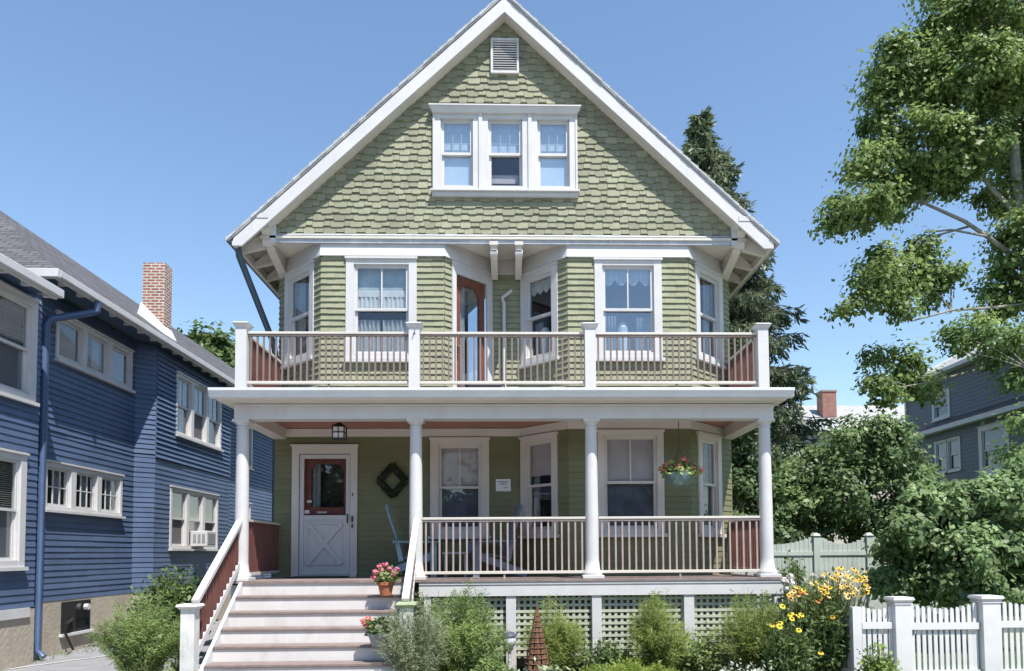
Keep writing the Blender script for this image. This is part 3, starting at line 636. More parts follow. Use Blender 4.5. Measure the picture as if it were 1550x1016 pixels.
# railings
bal_lo = None; bal_up = None
BROWN_SUNLIT = mat('sunlit_brown_baluster', (.36, .285, .255), .55, .12, 6)  # paler copy of the baluster paint, with sunlight put into the colour
def railing(x0, x1, y, zb, zt, n, mw, proto, indiv=True, mbal=BROWN, sub=True):
    mb = MB(); mb.box(x0, x1, y - .035, y + .035, zt - .035, zt); mb.box(x0, x1, y - .028, y + .028, zb, zb + .042)
    r = mb.obj('railing', mw, H, bevel=.004)
    mb = MB(); mb.box(x0, x1, y - .022, y + .022, zt - .066, zt - .036); mb.obj('sub_rail', mbal, r)
    h0, h1 = zb + .043, zt - .067
    xs = [x0 + (x1 - x0) * (k + .5) / n for k in range(n)]
    if indiv:
        first = None
        for x in xs:
            if first is None:
                mb = MB(); mb.box(x - .0125, x + .0125, y - .0125, y + .0125, h0, h1); first = mb.obj('baluster', mbal, r); fx = x
            else:
                o = first.copy(); COL.objects.link(o); o.parent = r; o.location = (x - fx, 0, 0)
    else:
        mb = MB()
        for x in xs: mb.box(x - .0125, x + .0125, y - .0125, y + .0125, h0, h1)
        o = mb.obj('balusters', mbal, r); o['kind'] = 'stuff'
    mb = MB()
    x = (x0 + x1) / 2; mb.box(x - .014, x + .014, y - .014, y + .014, zb - .075, zb)
    mb.obj('rail_foot', mbal, r); return r
def side_rail(x, y0, y1, zb, zt, n, mbal=DKRED, mw=None):
    mb = MB(); mb.box(x - .035, x + .035, y0, y1, zt - .035, zt); mb.box(x - .028, x + .028, y0, y1, zb, zb + .042); r = mb.obj('railing', mw or CREAM, H)
    mb = MB(); 
    for k in range(n):
        y = y0 + (y1 - y0) * (k + .5) / n; mb.box(x - .014, x + .014, y - .014, y + .014, zb + .043, zt - .036)
    o = mb.obj('balusters', mbal, r); o['kind'] = 'stuff'; 
    mb = MB(); ym = y0 + (y1 - y0) * .5; mb.box(x - .02, x + .02, ym - .02, ym + .02, zb - .075, zb); mb.obj('rail_foot', mw or CREAM, r)
railing(cols[1] + .1, cols[2] - .1, 11.1, 1.497, 2.345, 24, CREAM, None, mbal=BROWN_SUNLIT)
railing(cols[2] + .1, cols[3] - .1, 11.1, 1.497, 2.345, 24, CREAM, None, mbal=BROWN_SUNLIT)
side_rail(-3.93, 11.2, 12.84, 1.497, 2.345, 19)
side_rail(3.93, 11.2, 12.95, 1.497, 2.345, 20)
pc = [-3.96, -1.385, 1.27, 3.915]
for i, x in enumerate(pc):
    mb = MB(); mb.box(x - .082, x + .082, 11.1 - .082, 11.1 + .082, 4.2, 5.20); p_ = mb.obj('balcony_post', WHITE, H, bevel=.004)
    mb = MB(); mb.taper(x, 11.1, 5.20, 5.262, .082, .082, .122, .122); mb.taper(x, 11.1, 5.263, 5.285, .126, .126, .10, .10); mb.obj('post_cap', mat('grey_post_cap', (.50, .50, .49), .6), p_)
railing(pc[0] + .082, pc[1] - .082, 11.1, 4.362, 5.155, 26, CREAM, None)
railing(pc[1] + .082, pc[2] - .082, 11.1, 4.362, 5.155, 26, CREAM, None)
railing(pc[2] + .082, pc[3] - .082, 11.1, 4.362, 5.155, 26, CREAM, None, indiv=False)
side_rail(-3.93, 11.19, 13.0, 4.362, 5.155, 20)
side_rail(3.90, 11.19, 13.0, 4.362, 5.155, 20)
# small grey marks on the second balcony post
mb = MB(); x = pc[1]; y = 11.1 - .086
mb.bar((x - .03, y, 5.03), (x - .005, y, 5.09), .012, .006, (0, 1, 0)); mb.bar((x - .005, y, 5.09), (x + .01, y, 5.17), .022, .006, (0, 1, 0)); mb.bar((x - .015, y, 5.10), (x + .022, y, 5.125), .014, .006, (0, 1, 0)); mb.obj('post_hook', mat('grey_iron', (.25, .25, .27), .5), H)
# stairs
RISE, RUN, SX0, SX1 = .203, .266, -3.86, -1.42
for k in range(7):
    zt = Z1 - k * RISE; y = 10.93 - k * RUN
    if k > 0:
        mb = MB(); mb.box(SX0, SX1, y, y + RUN * .5 - .004, zt - .035, zt); mb.box(SX0, SX1, y + RUN * .5, y + RUN + .02, zt - .035, zt); mb.obj('stair_tread', DECK, H, bevel=.006)
    mb = MB(); mb.box(SX0, SX1, y + .022, y + .045, zt - RISE + .001, zt - .036); mb.obj('stair_riser', mat('stair_riser_white', (.60, .585, .565), .6, .06, 3, stain_glint=((.42, .37, .33), .6, 3)), H)
for x0, x1 in ((SX0 - .045, SX0 - .001), (SX1 + .001, SX1 + .045)):
    mb = MB(); sl = RISE / RUN; mb.prism([(10.95, Z1 - .0), (10.95 - 7 * RUN, Z1 - .0 - 7 * RISE), (10.95 - 7 * RUN, 0), (10.95, 0)], 'x', x0, x1); mb.obj('stringer', GUTTER, H)
WEATH = mat('peeling_white_post', (.60, .60, .575), .7, .12, 6, stain_glint=((.30, .29, .24), .75, 7))
for sx, x in ((0, -3.98), (1, -1.27)):
    y = 9.45; mb = MB(); mb.box(x - .085, x + .085, y - .085, y + .085, 0, 1.12); nw = mb.obj('newel_post', WEATH, H, bevel=.004)
    mb = MB(); mb.taper(x, y, 1.12, 1.165, .085, .085, .125, .125); mb.taper(x, y, 1.166, 1.195, .13, .13, .12, .12); mb.obj('post_cap', WEATH if sx == 0 else mat('mossy_cap', (.33, .40, .24), .8), nw)
    xt = cols[sx]
    xr = x + (.04 if sx == 0 else -.03)
    mb = MB(); mb.bar((xr, y + .05, 1.22), (xt + (0 if sx == 0 else .02), 11.02, 2.30), .09, .05); mb.bar((xr, y + .08, .56), (xt, 11.0, 1.67), .045, .08); r = mb.obj('stair_railing', WHITE, H)
    first = None
    for k in range(13):
        t = (k + .5) / 13; yy = y + .08 + (11.0 - y - .1) * t; xx = xr + (xt - xr) * t; zb = .60 + 1.10 * t; zt = 1.21 + 1.07 * t
        mb = MB(); mb.box(xx - .016, xx + .016, yy - .016, yy + .016, zb, zt); mb.obj('baluster', DKRED if sx == 0 else BROWN, r)
# door mat, sign
def front(name, label, cat, **k): return thing(name, label, cat, **k)
mb = MB(); mb.box(-3.6, -2.7, 12.2, 12.75, Z1 + .001, Z1 + .018); tag(mb.obj('door_mat', mat('dark_green_mat', (.03, .04, .03), .95, .3, 30)), 'dark door mat on the porch boards before the front door', 'door mat')
t = thing('sign', 'small white notice with grey lettering on the green porch wall', 'sign', (-.07, 12.82, 2.875))
mb = MB(); mb.box(-.195, .065, 12.812, 12.826, 2.88, 3.095); mb.obj('sign_board', mat('sign_white', (.72, .72, .72), .5), t, bevel=.003)
mb = MB()
for z, a, b, h in ((3.045, -.16, .02, .012), (3.005, -.13, -.01, .012), (2.945, -.06, .01, .01)):
    x = a
    while x < b:
        w = random.uniform(.008, .018); mb.box(x, min(x + w, b), 12.808, 12.812, z - h, z + h * random.uniform(.5, 1)); x += w + .006
mb.obj('lettering', mat('sign_ink', (.2, .2, .21), .6), t)
# wreath: a square ring of dark leaves hung as a diamond
t = thing('wreath', 'dark green diamond shaped wreath hanging on the porch wall', 'wreath', (-1.975, 12.82, 3.06))
cx_, cz_ = -1.975, 3.065; P4 = [(cx_, cz_ + .255), (cx_ + .225, cz_), (cx_, cz_ - .255), (cx_ - .225, cz_)]
mb = MB(); 
for k in range(4):
    a, b = P4[k], P4[(k + 1) % 4]; mb.tube([(a[0], 12.77, a[1]), (b[0], 12.77, b[1])], .062, 8)
mb.obj('ring', mat('wreath_core', (.02, .022, .012), .9), t, True)
pts = []
for k in range(4):
    a, b = P4[k], P4[(k + 1) % 4]
    for _ in range(420):
        u = random.random(); pts.append((a[0] + (b[0] - a[0]) * u + random.gauss(0, .018), 12.75 + random.gauss(0, .02), a[1] + (b[1] - a[1]) * u + random.gauss(0, .018)))
leaf_obj('leaves', pts, .038, leafmat('wreath_leaf', (.022, .026, .012), (.04, .045, .02), .1), t, up=0)
# lantern
t = thing('porch_lantern', 'black framed frosted glass lantern hanging from the porch ceiling', 'lantern', (-2.62, 11.6, 3.98))
x, y = -2.62, 11.6; mb = MB(); mb.tube([(x, y, 3.99), (x, y, 3.86)], .008, 6); mb.lathe([(.05, 0), (.05, .015)], (x, y, 3.968)); mb.obj('chain', BLACK, t)
mb = MB(); mb.taper(x, y, 3.80, 3.86, .11, .11, .03, .03)
for a in (-1, 1):
    for b in (-1, 1): mb.box(x + a * .09 - .008, x + a * .09 + .008, y + b * .09 - .008, y + b * .09 + .008, 3.61, 3.80)
    mb.box(x - .09, x + .09, y + a * .09 - .006, y + a * .09 + .006, 3.70, 3.712); mb.box(x + a * .09 - .006, x + a * .09 + .006, y - .09, y + .09, 3.70, 3.712)
mb.box(x - .006, x + .006, y - .096, y - .09, 3.61, 3.80); mb.box(x - .1, x + .1, y - .1, y + .1, 3.60, 3.615); mb.obj('cage', BLACK, t)
mb = MB(); mb.box(x - .08, x + .08, y - .08, y + .08, 3.62, 3.79); mb.obj('shade', FROST, t)

# hanging basket
t = thing('hanging_basket', 'teal hanging flower pot with pink and red geraniums in the porch opening', 'flower basket', (2.66, 11.3, 2.75))
x, y, z = 2.66, 11.3, 2.82; mb = MB(); mb.lathe([(.11, 0), (.16, .04), (.20, .11), (.215, .17), (.225, .20), (.215, .205), (.19, .2)], (x, y, z), 24); mb.obj('bowl', TEAL, t, True)
mb = MB(); mb.tube([(x, y, 3.98), (x, y, 3.40)], .006, 5)
for k in range(3): an = k * 2.094; mb.tube([(x, y, 3.40), (x + .21 * math.cos(an), y + .21 * math.sin(an), z + .2)], .004, 4)
mb.obj('hanger', BLACK, t)
LF = leafmat('geranium_leaf', (.18, .26, .08), (.45, .50, .20), .4)
def blob_leaves(c, r, n, size, m, par, nm='foliage', up=.5, flat=1):
    d = RNG.normal(size=(n, 3)); d /= np.linalg.norm(d, axis=1)[:, None]; p = np.array(c) + d * np.array(r) * (.35 + .65 * RNG.random(n)[:, None] ** .5)
    return leaf_obj(nm, p, size, m, par, up=up, aspect=.8)
blob_leaves((x, y, z + .25), (.30, .24, .12), 560, .075, LF, t)
def flower(c, r, m, par, nm='flower_head'):
    mb = MB(); c = Vector(c)
    for k in range(16):
        d = Vector((random.gauss(0, 1), random.gauss(0, 1), random.gauss(0, 1))).normalized(); p = c + d * r * .65; q = r * .5
        u = d.orthogonal().normalized() * q; w = d.cross(u).normalized() * q
        mb.face([p + u, p + w, p - u, p - w]); mb.face([p + u * .7 + d * .01, p + w + d * .012, p - u * .7 + d * .01, p - w + d * .012])
    return mb.obj(nm, m, par)
PINK = mat('pink_petal', (.75, .26, .34), .6, .15, 20, island=.3, trans=.25); REDP = mat('coral_petal', (.80, .26, .22), .6, .15, 20, island=.3, trans=.25)
for dx, dz, m in ((-.29, .26, REDP), (-.22, .34, REDP), (-.05, .31, REDP), (.03, .40, REDP), (.12, .36, REDP), (.20, .27, REDP), (.33, .24, REDP), (.10, .30, REDP), (-.12, .30, REDP), (.06, .33, PINK)):
    flower((x + dx, y - .12 + random.uniform(-.05, .05), z + dz), .038, m, t)

# potted plants on the steps
def pot(name, label, x, y, z, r, h, m, fm, n, fl, lf=LF):
    t = thing(name, label, 'potted plant', (x, y, z)); mb = MB(); mb.lathe([(r * .68, 0), (r * .95, h * .78), (r * 1.08, h * .79), (r * 1.1, h), (r * .95, h), (r * .9, h * .9)], (x, y, z), 20); mb.obj('pot', m, t, True)
    blob_leaves((x + .02, y, z + h + .08), (r * 1.5, r * 1.4, .13), n, .06, lf, t)
    for dx, dz, mm in fl: flower((x + dx, y - .06, z + h + dz), .045, mm, t)
    return t
pot('geranium_pot', 'terracotta pot of pink geraniums on a white stair step', -1.72, 10.55, 1.02 + .2, .115, .19, TERRA, None, 260, [(-.14, .14, PINK), (-.08, .22, PINK), (0, .25, PINK), (.06, .19, PINK), (.16, .17, PINK), (.12, .11, PINK), (-.16, .07, PINK), (-.03, .16, PINK)])
t = pot('geranium_pot', 'grey pot of coral geraniums low on the stair steps', -1.66, 9.72, .61, .15, .17, GREYP, None, 330, [(-.20, .16, REDP), (-.17, .12, REDP), (-.14, .19, REDP)], leafmat('dark_pot_leaf', (.05, .09, .03), (.2, .27, .1)))
t2 = thing('house_number_disc', 'small round white disc ornament on the step beside the pink geraniums', 'ornament', (-1.50, 10.62, 1.22)); mb = MB(); mb.tube([(-1.50, 10.58, 1.285), (-1.50, 10.61, 1.285)], .06, 16); mb.obj('disc', WHITE, t2); mb = MB(); mb.tube([(-1.50, 10.572, 1.285), (-1.50, 10.579, 1.285)], .018, 10); mb.box(-1.515, -1.485, 10.59, 10.65, 1.217, 1.23); mb.obj('disc_centre', LF, t2)

# chairs
def chair(label, x, y, rot, m=BLUECH):
    t = thing('adirondack_chair', label, 'chair', (0, 0, 0), 'painted slat chairs on the porch')
    for k in range(6):                        # seat slats
        mb = MB(); yy = -.28 + k * .095; zz = .38 - (k) * .018; mb.box(-.26, .26, yy, yy + .085, zz, zz + .018); mb.obj('seat_slat', m, t)
    for k in range(5):
        xx = -.2 + k * .1; fx = xx * 1.35; mb = MB(); hgt = .78 + .10 * math.cos(xx * 5)
        mb.hexa([(xx - .042, .20, .30), (xx + .042, .20, .30), (xx + .042, .22, .30), (xx - .042, .22, .30), (fx - .055, .47, .3 + hgt), (fx + .055, .47, .3 + hgt), (fx + .055, .49, .3 + hgt), (fx - .055, .49, .3 + hgt)]); mb.obj('back_slat', m, t)
    for s in (-1, 1):
        mb = MB(); mb.box(s * .33 - .07, s * .33 + .07, -.36, .36, .56, .58); mb.obj('arm_rest', m, t)
        mb = MB(); mb.box(s * .30 - .012, s * .30 + .012, -.32, -.22, 0, .56); mb.obj('leg', m, t)
        mb = MB(); mb.bar((s * .285, -.30, .36), (s * .285, .55, .04), .02, .11); mb.obj('leg', m, t)
        mb = MB(); mb.bar((s * .31, .30, .56), (s * .31, .24, .26), .02, .07); mb.obj('arm_support', m, t)
    mb = MB(); mb.box(-.33, .33, .345, .365, .54, .60); mb.box(-.30, .30, -.315, -.295, .28, .38); mb.obj('brace', m, t)
    t.location = (x, y, Z1); t.rotation_euler = (0, 0, rot); t.scale = (1.02, 1.02, 1.02)
chair('pale blue slatted chair facing right behind the second porch column', -1.5, 12.35, rad(95), mat('pale_blue_chair_paint', (.22, .33, .40), .5))
chair('grey blue slatted chair facing left below the angled porch window', -.28, 12.25, rad(-80), mat('grey_lilac_paint', (.20, .23, .29), .5))
t = thing('side_table', 'low grey table on the porch between the two slatted chairs', 'table', (-.85, 12.2, Z1)); mb = MB(); mb.box(-1.05, -.65, 12.0, 12.4, 1.80, 1.83); mb.obj('table_top', GREYP, t)
for a in (-1.02, -.70):
    for b in (12.03, 12.35): mb = MB(); mb.box(a, a + .03, b, b + .03, Z1, 1.8); mb.obj('leg', GREYP, t)
# dark planter on the balcony
t = thing('balcony_planter', 'low dark rectangular planter on the balcony by the glazed door', 'planter', (-.33, 11.8, 4.24))
mb = MB(); zb = 4.235; mb.hexa([(-.58, 11.68, zb), (-.08, 11.68, zb), (-.08, 11.9, zb), (-.58, 11.9, zb), (-.62, 11.65, zb + .26), (-.02, 11.65, zb + .26), (-.02, 11.93, zb + .26), (-.62, 11.93, zb + .26)]); mb.obj('box', mat('charcoal_plastic', (.035, .03, .038), .5), t, bevel=.02)
mb = MB(); mb.box(-.60, -.04, 11.66, 11.92, zb + .262, zb + .28); mb.obj('rim', BLACK, t)

# ------------------------------------------------------------------ the blue house
B = thing('house', 'navy blue clapboard house with grey hipped roof and white windows', 'house', (-8.3, 14, 0))
XW, XS, XB = -8.3, -8.0, -7.98
fw, lw_ = frame((XW, 12.9), (XW, 16.62)); fs, ls = frame((XS, 7.0), (XS, 12.78)); fb, lb = frame((XB, 16.93), (XB, 21.4)); fa, la = frame((XW, 16.62), (XB, 16.93)); fk, lk = frame((XW - .05, 21.4), (XW - .05, 34))
NV = dict(width=(1.2, 2.8), th=.022)
ZB = 4.1
siding('wall', fw, lw_, .99, ZB, .112, NAVY, B, [(13.43 - 12.9, 16.08 - 12.9, 2.62, 3.53)], **NV)
siding('wall', fw, lw_, ZB, 6.6, .112, NAVY, B, [(13.67 - 12.9, 16.40 - 12.9, 5.42, 6.30)], th=.03, width=(1.2, 2.8))
siding('wall', fs, ls, .96, ZB, .112, NAVY, B, [(11.20 - 7, 12.46 - 7, 1.62, 3.52)], **NV)
siding('wall', fs, ls, ZB, 6.2, .112, NAVY, B, [(11.35 - 7, 12.64 - 7, 4.38, 6.15)], th=.03, width=(1.2, 2.8))
siding('wall', fa, la, .99, ZB, .112, NAVY, B, **NV); siding('wall', fa, la, ZB, 6.6, .112, NAVY, B, th=.03, width=(1.2, 2.8))
siding('wall', fb, lb, .99, ZB - .06, .112, NAVY, B, [(.75, 3.6, 1.95, 3.45)], **NV)
siding('wall', fb, lb, ZB - .06, 6.6, .112, NAVY, B, [(.95, 3.75, 4.70, 6.22)], th=.05, width=(1.2, 2.8))
siding('wall', fk, lk, .99, ZB, .112, NAVY, B, [(1.9, 2.8, 2.0, 3.5)], **NV); siding('wall', fk, lk, ZB, 6.6, .112, NAVY, B, [(1.9, 2.9, 4.6, 6.0)], th=.04, width=(1.2, 2.8))
mb = MB(); mb.box(-14, XS - .02, 7.0, 12.9, .99, 6.2); mb.obj('wall', NAVY, B) if False else None
window(B, fs, 11.35 - 7, 12.64 - 7, 4.38, 6.15, cw=.15, lites=1, style='screen_half')
window(B, fs, 11.20 - 7, 12.46 - 7, 1.62, 3.52, cw=.14, lites=1, style='screen_half')
def triple(f, s0, s1, z0, z1, stl, double=False, lit=1, rows=1):
    n = 3; w = (s1 - s0 + .12) / n
    for k in range(n):
        window(B, f, s0 + k * w - .0 * k, s0 + k * w + w - .12 + .115, z0, z1, cw=.075, lites=lit, lrows=rows, single=not double, style=stl[k], head=False, sill=False)
    mb = MB(f); mb.box(s0 - .03, s0 + n * w + .03, .004, .11, z0 - .05, z0 - .004); mb.obj('sill', WHITE, B); mb = MB(f); mb.box(s0 - .02, s0 + n * w + .02, .004, .075, z1 + .002, z1 + .035); mb.obj('head_trim', WHITE, B)
triple(fw, 13.67 - 12.9, 16.40 - 12.9 - .1, 5.44, 6.30, ('screen', 'net', 'screen'))
triple(fw, 13.43 - 12.9, 16.08 - 12.9 - .1, 2.65, 3.51, ('net', 'net', 'net'), lit=3, rows=2)
triple(fb, .95, 3.65, 4.72, 6.22, ('net', 'screen', 'dark'), True, lit=2)
triple(fb, .75, 3.5, 1.97, 3.43, ('screen', 'shade_half', 'screen'), True)
window(B, fk, 1.9, 2.8, 2.0, 3.5, cw=.1, lites=1); window(B, fk, 1.9, 2.9, 4.6, 6.0, cw=.1, lites=1)
mb = MB(); mb.box(-14, XW + .015, 12.9, 16.7, 0, .99); mb.hexa([(-9, 16.7, 0), (XW + .015, 16.63, 0), (XB + .015, 16.95, 0), (-9, 16.95, 0), (-9, 16.7, .99), (XW + .015, 16.63, .99), (XB + .015, 16.95, .99), (-9, 16.95, .99)]); mb.box(-9, XB + .015, 16.951, 21.4, 0, .99); mb.box(-14, XW, 21.4, 34, 0, .99)
mb.box(-14, XS + .02, 7.0, 12.79, 0, .93); fo = mb.obj('foundation', CONC, B)
mb = MB(); mb.box(XS - .02, XS + .055, 8, 12.62, .80, .955); mb.obj('water_table_board', WHITE, B)
mb = MB(); mb.box(XW + .016, XW + .03, 14.05, 15.0, .36, .95); bw = mb.obj('basement_window', DARK, B); mb = MB(); mb.box(XW + .016, XW + .08, 14.0, 15.05, .31, .36); mb.obj('sill', GUTTER, bw); mb = MB(); mb.box(XW + .031, XW + .036, 14.5, 14.95, .42, .9); mb.obj('pane', GLASSD, bw)
mb = MB(); mb.tube([(XW + .05, 14.35, .62), (XW + .10, 14.15, .58), (XW + .10, 14.05, .56), (XW + .09, 14.06, .4), (XW + .14, 14.25, .05)], .025, 6); mb.obj('vent_hose', BLACK, B, True)
mb = MB(); mb.tube([(XW + .06, 14.75, .82), (XW + .14, 14.75, .82)], .06, 10); mb.obj('vent_cap', WHITE, B)
# side backing so the corner shows solid
mb = MB(); mb.face([(XS, 12.78, .9), (XS, 12.78, 6.3), (XW - .5, 12.78, 6.3), (XW - .5, 12.78, .9)]); mb.obj('wall', NAVY, B)
mb = MB(); mb.face([(XB, 21.4, .9), (XB, 21.4, 6.6), (XW - .5, 21.4, 6.6), (XW - .5, 21.4, .9)]); mb.obj('wall', NAVY, B)
mb = MB(); mb.box(-16, -8.36, 12.99, 13.02, .9, 6.6); mb.box(-16, -8.02, 6.99, 7.0, .9, 6.2); mb.obj('wall', NAVY, B)
# main roof: hipped at the street end
XE, YE, ZE, PS = -7.72, 12.70, 6.66, .767
def zr(x): return ZE + .06 + PS * (XE - x)
XR = -12.2; ZR = zr(XR)
mb = MB()
A = (XE, YE, ZE + .06); A2 = (XE, 36, ZE + .06); Rg = (XR, YE + (XE - XR), ZR); Rg2 = (XR, 36, ZR); Cc = (2 * XR - XE, YE, ZE + .06)
def uvs(P, o, u, v): return [((Vector(p) - Vector(o)).dot(Vector(u)), (Vector(p) - Vector(o)).dot(Vector(v))) for p in P]
k_ = math.sqrt(1 + PS * PS)
for P, u, v in (([A, A2, Rg2, Rg], (0, 1, 0), (-1 / k_, 0, PS / k_)), ([A, Rg, Cc], (-1, 0, 0), (0, 1 / k_, PS / k_)), ([Cc, Rg, Rg2, (2 * XR - XE, 36, ZE + .06)], (0, 1, 0), (1 / k_, 0, PS / k_))):
    mb.face(P, uvs(P, A, u, v))
mb.obj('roof', ROOFG, B)
mb = MB(); mb.box(XE - .03, XE, YE, 36, ZE - .10, ZE + .055); mb.box(XE, XE + .09, YE, 36, ZE - .07, ZE + .05); mb.box(-9.2, XE + .09, YE - .09, YE, ZE - .10, ZE + .05); mb.box(-8.9, XE - .03, YE, YE + .0 + .03, ZE - .1, ZE + .03); mb.obj('gutter', WHITE, B, bevel=.01)
mb = MB(); mb.box(XW - .1, XE - .03, YE + .03, 36, ZE - .0, ZE + .03); mb.box(-12, XW - .1, YE + .03, 13.2, ZE, ZE + .03); mb.obj('eave_soffit', mat('navy_soffit', (.05, .08, .15), .7), B)
first = None
for k in range(30):
    y = YE + .35 + k * .56
    if first is None:
        mb = MB(); mb.prism([(XE - .17, ZE - .09), (XE - .05, ZE - .09), (XE - .031, ZE - .04), (XE - .031, ZE - .001), (XE - .17, ZE - .001)], 'y', y, y + .06); first = mb.obj('rafter_tail', WHITE, B)
    else: o = first.copy(); COL.objects.link(o); o.parent = B; o.location = (0, k * .56, 0)
# lower street side roof over the projecting windows
XE1, YE1, ZE1 = -7.55, 12.5, 6.24
mb = MB(); P = [(XE1, 7, ZE1 + .06), (XE1, YE1, ZE1 + .06), (-9.5, YE1, ZE1 + .06 + .35 * 1.95), (-9.5, 7, ZE1 + .06 + .35 * 1.95)]; mb.face(P, uvs(P, P[0], (0, 1, 0), (-.94, 0, .33))); mb.obj('lower_roof', ROOFG, B)
mb = MB(); mb.box(XE1, XE1 + .09, 7, YE1 + .03, ZE1 - .09, ZE1 + .05); mb.box(XE1 - .04, XE1, 7, YE1, ZE1 - .12, ZE1 + .05); mb.prism([(XE1 - .04, ZE1 - .12), (XE1 - .04, ZE1 + .05), (-8.0, ZE1 + .20), (-8.0, ZE1 + .02)], 'y', YE1 - .03, YE1); mb.obj('lower_gutter', WHITE, B, bevel=.01)
mb = MB(); mb.box(-8.1, XE1 - .04, 7, YE1 - .03, ZE1 - .02, ZE1 + .02); mb.obj('lower_soffit', mat('navy_soffit', (.05, .08, .15)), B)
for k in range(9):
    y = 8 + k * .55; mb = MB(); mb.box(XE1 - .2, XE1 - .05, y, y + .07, ZE1 - .1, ZE1 - .021); mb.obj('rafter_tail', WHITE, B)
mb = MB(); mb.tube([(XE + .02, 13.95, ZE - .08), (XE + .02, 13.95, ZE - .25), (XE - .05, 13.9, ZE - .3), (XW + .18, 13.22, 6.02), (XW + .14, 13.18, 5.9), (XW + .14, 13.16, .18), (XW + .26, 13.16, .06)], .065, 12); mb.obj('downspout', NAVYP, B, True)
# chimney
cx0, cx1, cy0, cy1, ct = -9.15, -8.60, 18.6, 19.0, 9.19
mb = MB()
for P, u in (([(cx0, cy0, 6.9), (cx1, cy0, 6.9), (cx1, cy0, ct), (cx0, cy0, ct)], (1, 0, 0)), ([(cx1, cy0, 6.9), (cx1, cy1, 6.9), (cx1, cy1, ct), (cx1, cy0, ct)], (0, 1, 0)), ([(cx1, cy1, 6.9), (cx0, cy1, 6.9), (cx0, cy1, ct), (cx1, cy1, ct)], (1, 0, 0)), ([(cx0, cy1, 6.9), (cx0, cy0, 6.9), (cx0, cy0, ct), (cx0, cy1, ct)], (0, 1, 0)), ([(cx0, cy0, ct), (cx1, cy0, ct), (cx1, cy1, ct), (cx0, cy1, ct)], (1, 0, 0))):
    mb.face(P, uvs(P, P[0], u, (0, 0, 1)))
ch = mb.obj('chimney', BRICK, B); mb = MB(); mb.box(cx0 + .12, cx1 - .12, cy0 + .12, cy1 - .12, ct + .001, ct + .03); mb.obj('flue', DARK, ch)
mb = MB(); mb.hexa([(cx0 - .05, cy0 - .2, zr(cx0) - .1), (cx1 + .18, cy0 - .2, zr(cx1 + .18) - .1), (cx1 + .18, cy1 + .1, zr(cx1 + .18) - .1), (cx0 - .05, cy1 + .1, zr(cx0) - .1), (cx0 - .02, cy0 - .02, zr(cx0) + .35), (cx1 + .015, cy0 - .02, zr(cx1) + .16), (cx1 + .015, cy1 + .02, zr(cx1) + .16), (cx0 - .02, cy1 + .02, zr(cx0) + .35)]); mb.obj('flashing', mat('white_tar_flashing', (.7, .72, .74), .7, .2, 5), ch)
# window air conditioner
t = thing('air_conditioner', 'white window air conditioner jutting from the blue house lower window', 'air conditioner', (XB, 19.1, 2.0))
mb = MB(); x0 = XB + .02; mb.box(x0, x0 + .42, 18.82, 19.40, 2.03, 2.42); mb.obj('case', WHITE, t, bevel=.015)
mb = MB()
for k in range(3): mb.box(x0 + .08 + k * .11, x0 + .15 + k * .11, 18.812, 18.819, 2.12, 2.34)
mb.box(x0 + .421, x0 + .427, 18.88, 19.34, 2.09, 2.36); mb.obj('grille', mat('ac_grille', (.25, .26, .27), .6), t)

# ------------------------------------------------------------------ houses on the right, far off
t = thing('house', 'pale cream house with light grey roof and brick chimney beyond the trees', 'house', (17.5, 40, 0))
mb = MB(); mb.box(14.2, 24, 40, 50, 0, 8.6); mb.obj('wall', mat('pale_cream_wall', (.55, .52, .47), .8, .1, 1), t)
mb = MB(); P = [(13.9, 39.6, 8.4), (24.3, 39.6, 8.4), (24.3, 43.5, 10.55), (13.9, 43.5, 10.55)]; mb.face(P, uvs(P, P[0], (1, 0, 0), (0, .87, .48))); P = [(13.9, 43.5, 10.55), (24.3, 43.5, 10.55), (24.3, 50, 8.4), (13.9, 50, 8.4)]; mb.face(P, uvs(P, P[0], (1, 0, 0), (0, .9, -.3))); mb.obj('roof', ROOFL, t)
mb = MB(); 
for P, u in (([(18.1, 41.5, 9), (18.9, 41.5, 9), (18.9, 41.5, 10.95), (18.1, 41.5, 10.95)], (1, 0, 0)), ([(18.9, 41.5, 9), (18.9, 42.3, 9), (18.9, 42.3, 10.95), (18.9, 41.5, 10.95)], (0, 1, 0)), ([(18.1, 42.3, 9), (18.1, 41.5, 9), (18.1, 41.5, 10.95), (18.1, 42.3, 10.95)], (0, 1, 0)), ([(18.1, 41.5, 10.95), (18.9, 41.5, 10.95), (18.9, 42.3, 10.95), (18.1, 42.3, 10.95)], (1, 0, 0))): mb.face(P, uvs(P, P[0], u, (0, 0, 1)))
ch = mb.obj('chimney', BRICKR, t); mb = MB(); mb.box(18.06, 18.94, 41.46, 42.34, 10.951, 11.05); mb.obj('chimney_cap', BRICKR, ch)
G = thing('house', 'slate blue grey house with white trimmed windows behind the maple leaves', 'house', (18.4, 28, 0))
SLT = mat('slate_grey_clapboard', (.125, .145, .168), .6, .08, 1, bump=.1)
fg, lg_ = frame((18, 31.4), (18, 20)); fu, lu = frame((18.9, 34.2), (18.9, 21))
siding('wall', fg, lg_, 0, 6.7, .16, SLT, G, [(1.0, 2.75, 5.0, 6.35), (3.9, 5.6, 4.6, 6.5)], width=(2, 4), th=.02)
siding('wall', fu, lu, 6.8, 9.6, .16, SLT, G, [(2.2, 3.5, 7.5, 8.75)], width=(2, 4), th=.02)
for a_, b_ in ((1.0, 1.9), (1.86, 2.76)): window(G, fg, a_, b_, 5.0, 6.35, cw=.1, lites=1)
window(G, fu, 2.2, 3.5, 7.5, 8.75, cw=.14, lites=1)
window(G, fg, 3.9, 5.6, 4.6, 6.5, cw=.2, lites=1)
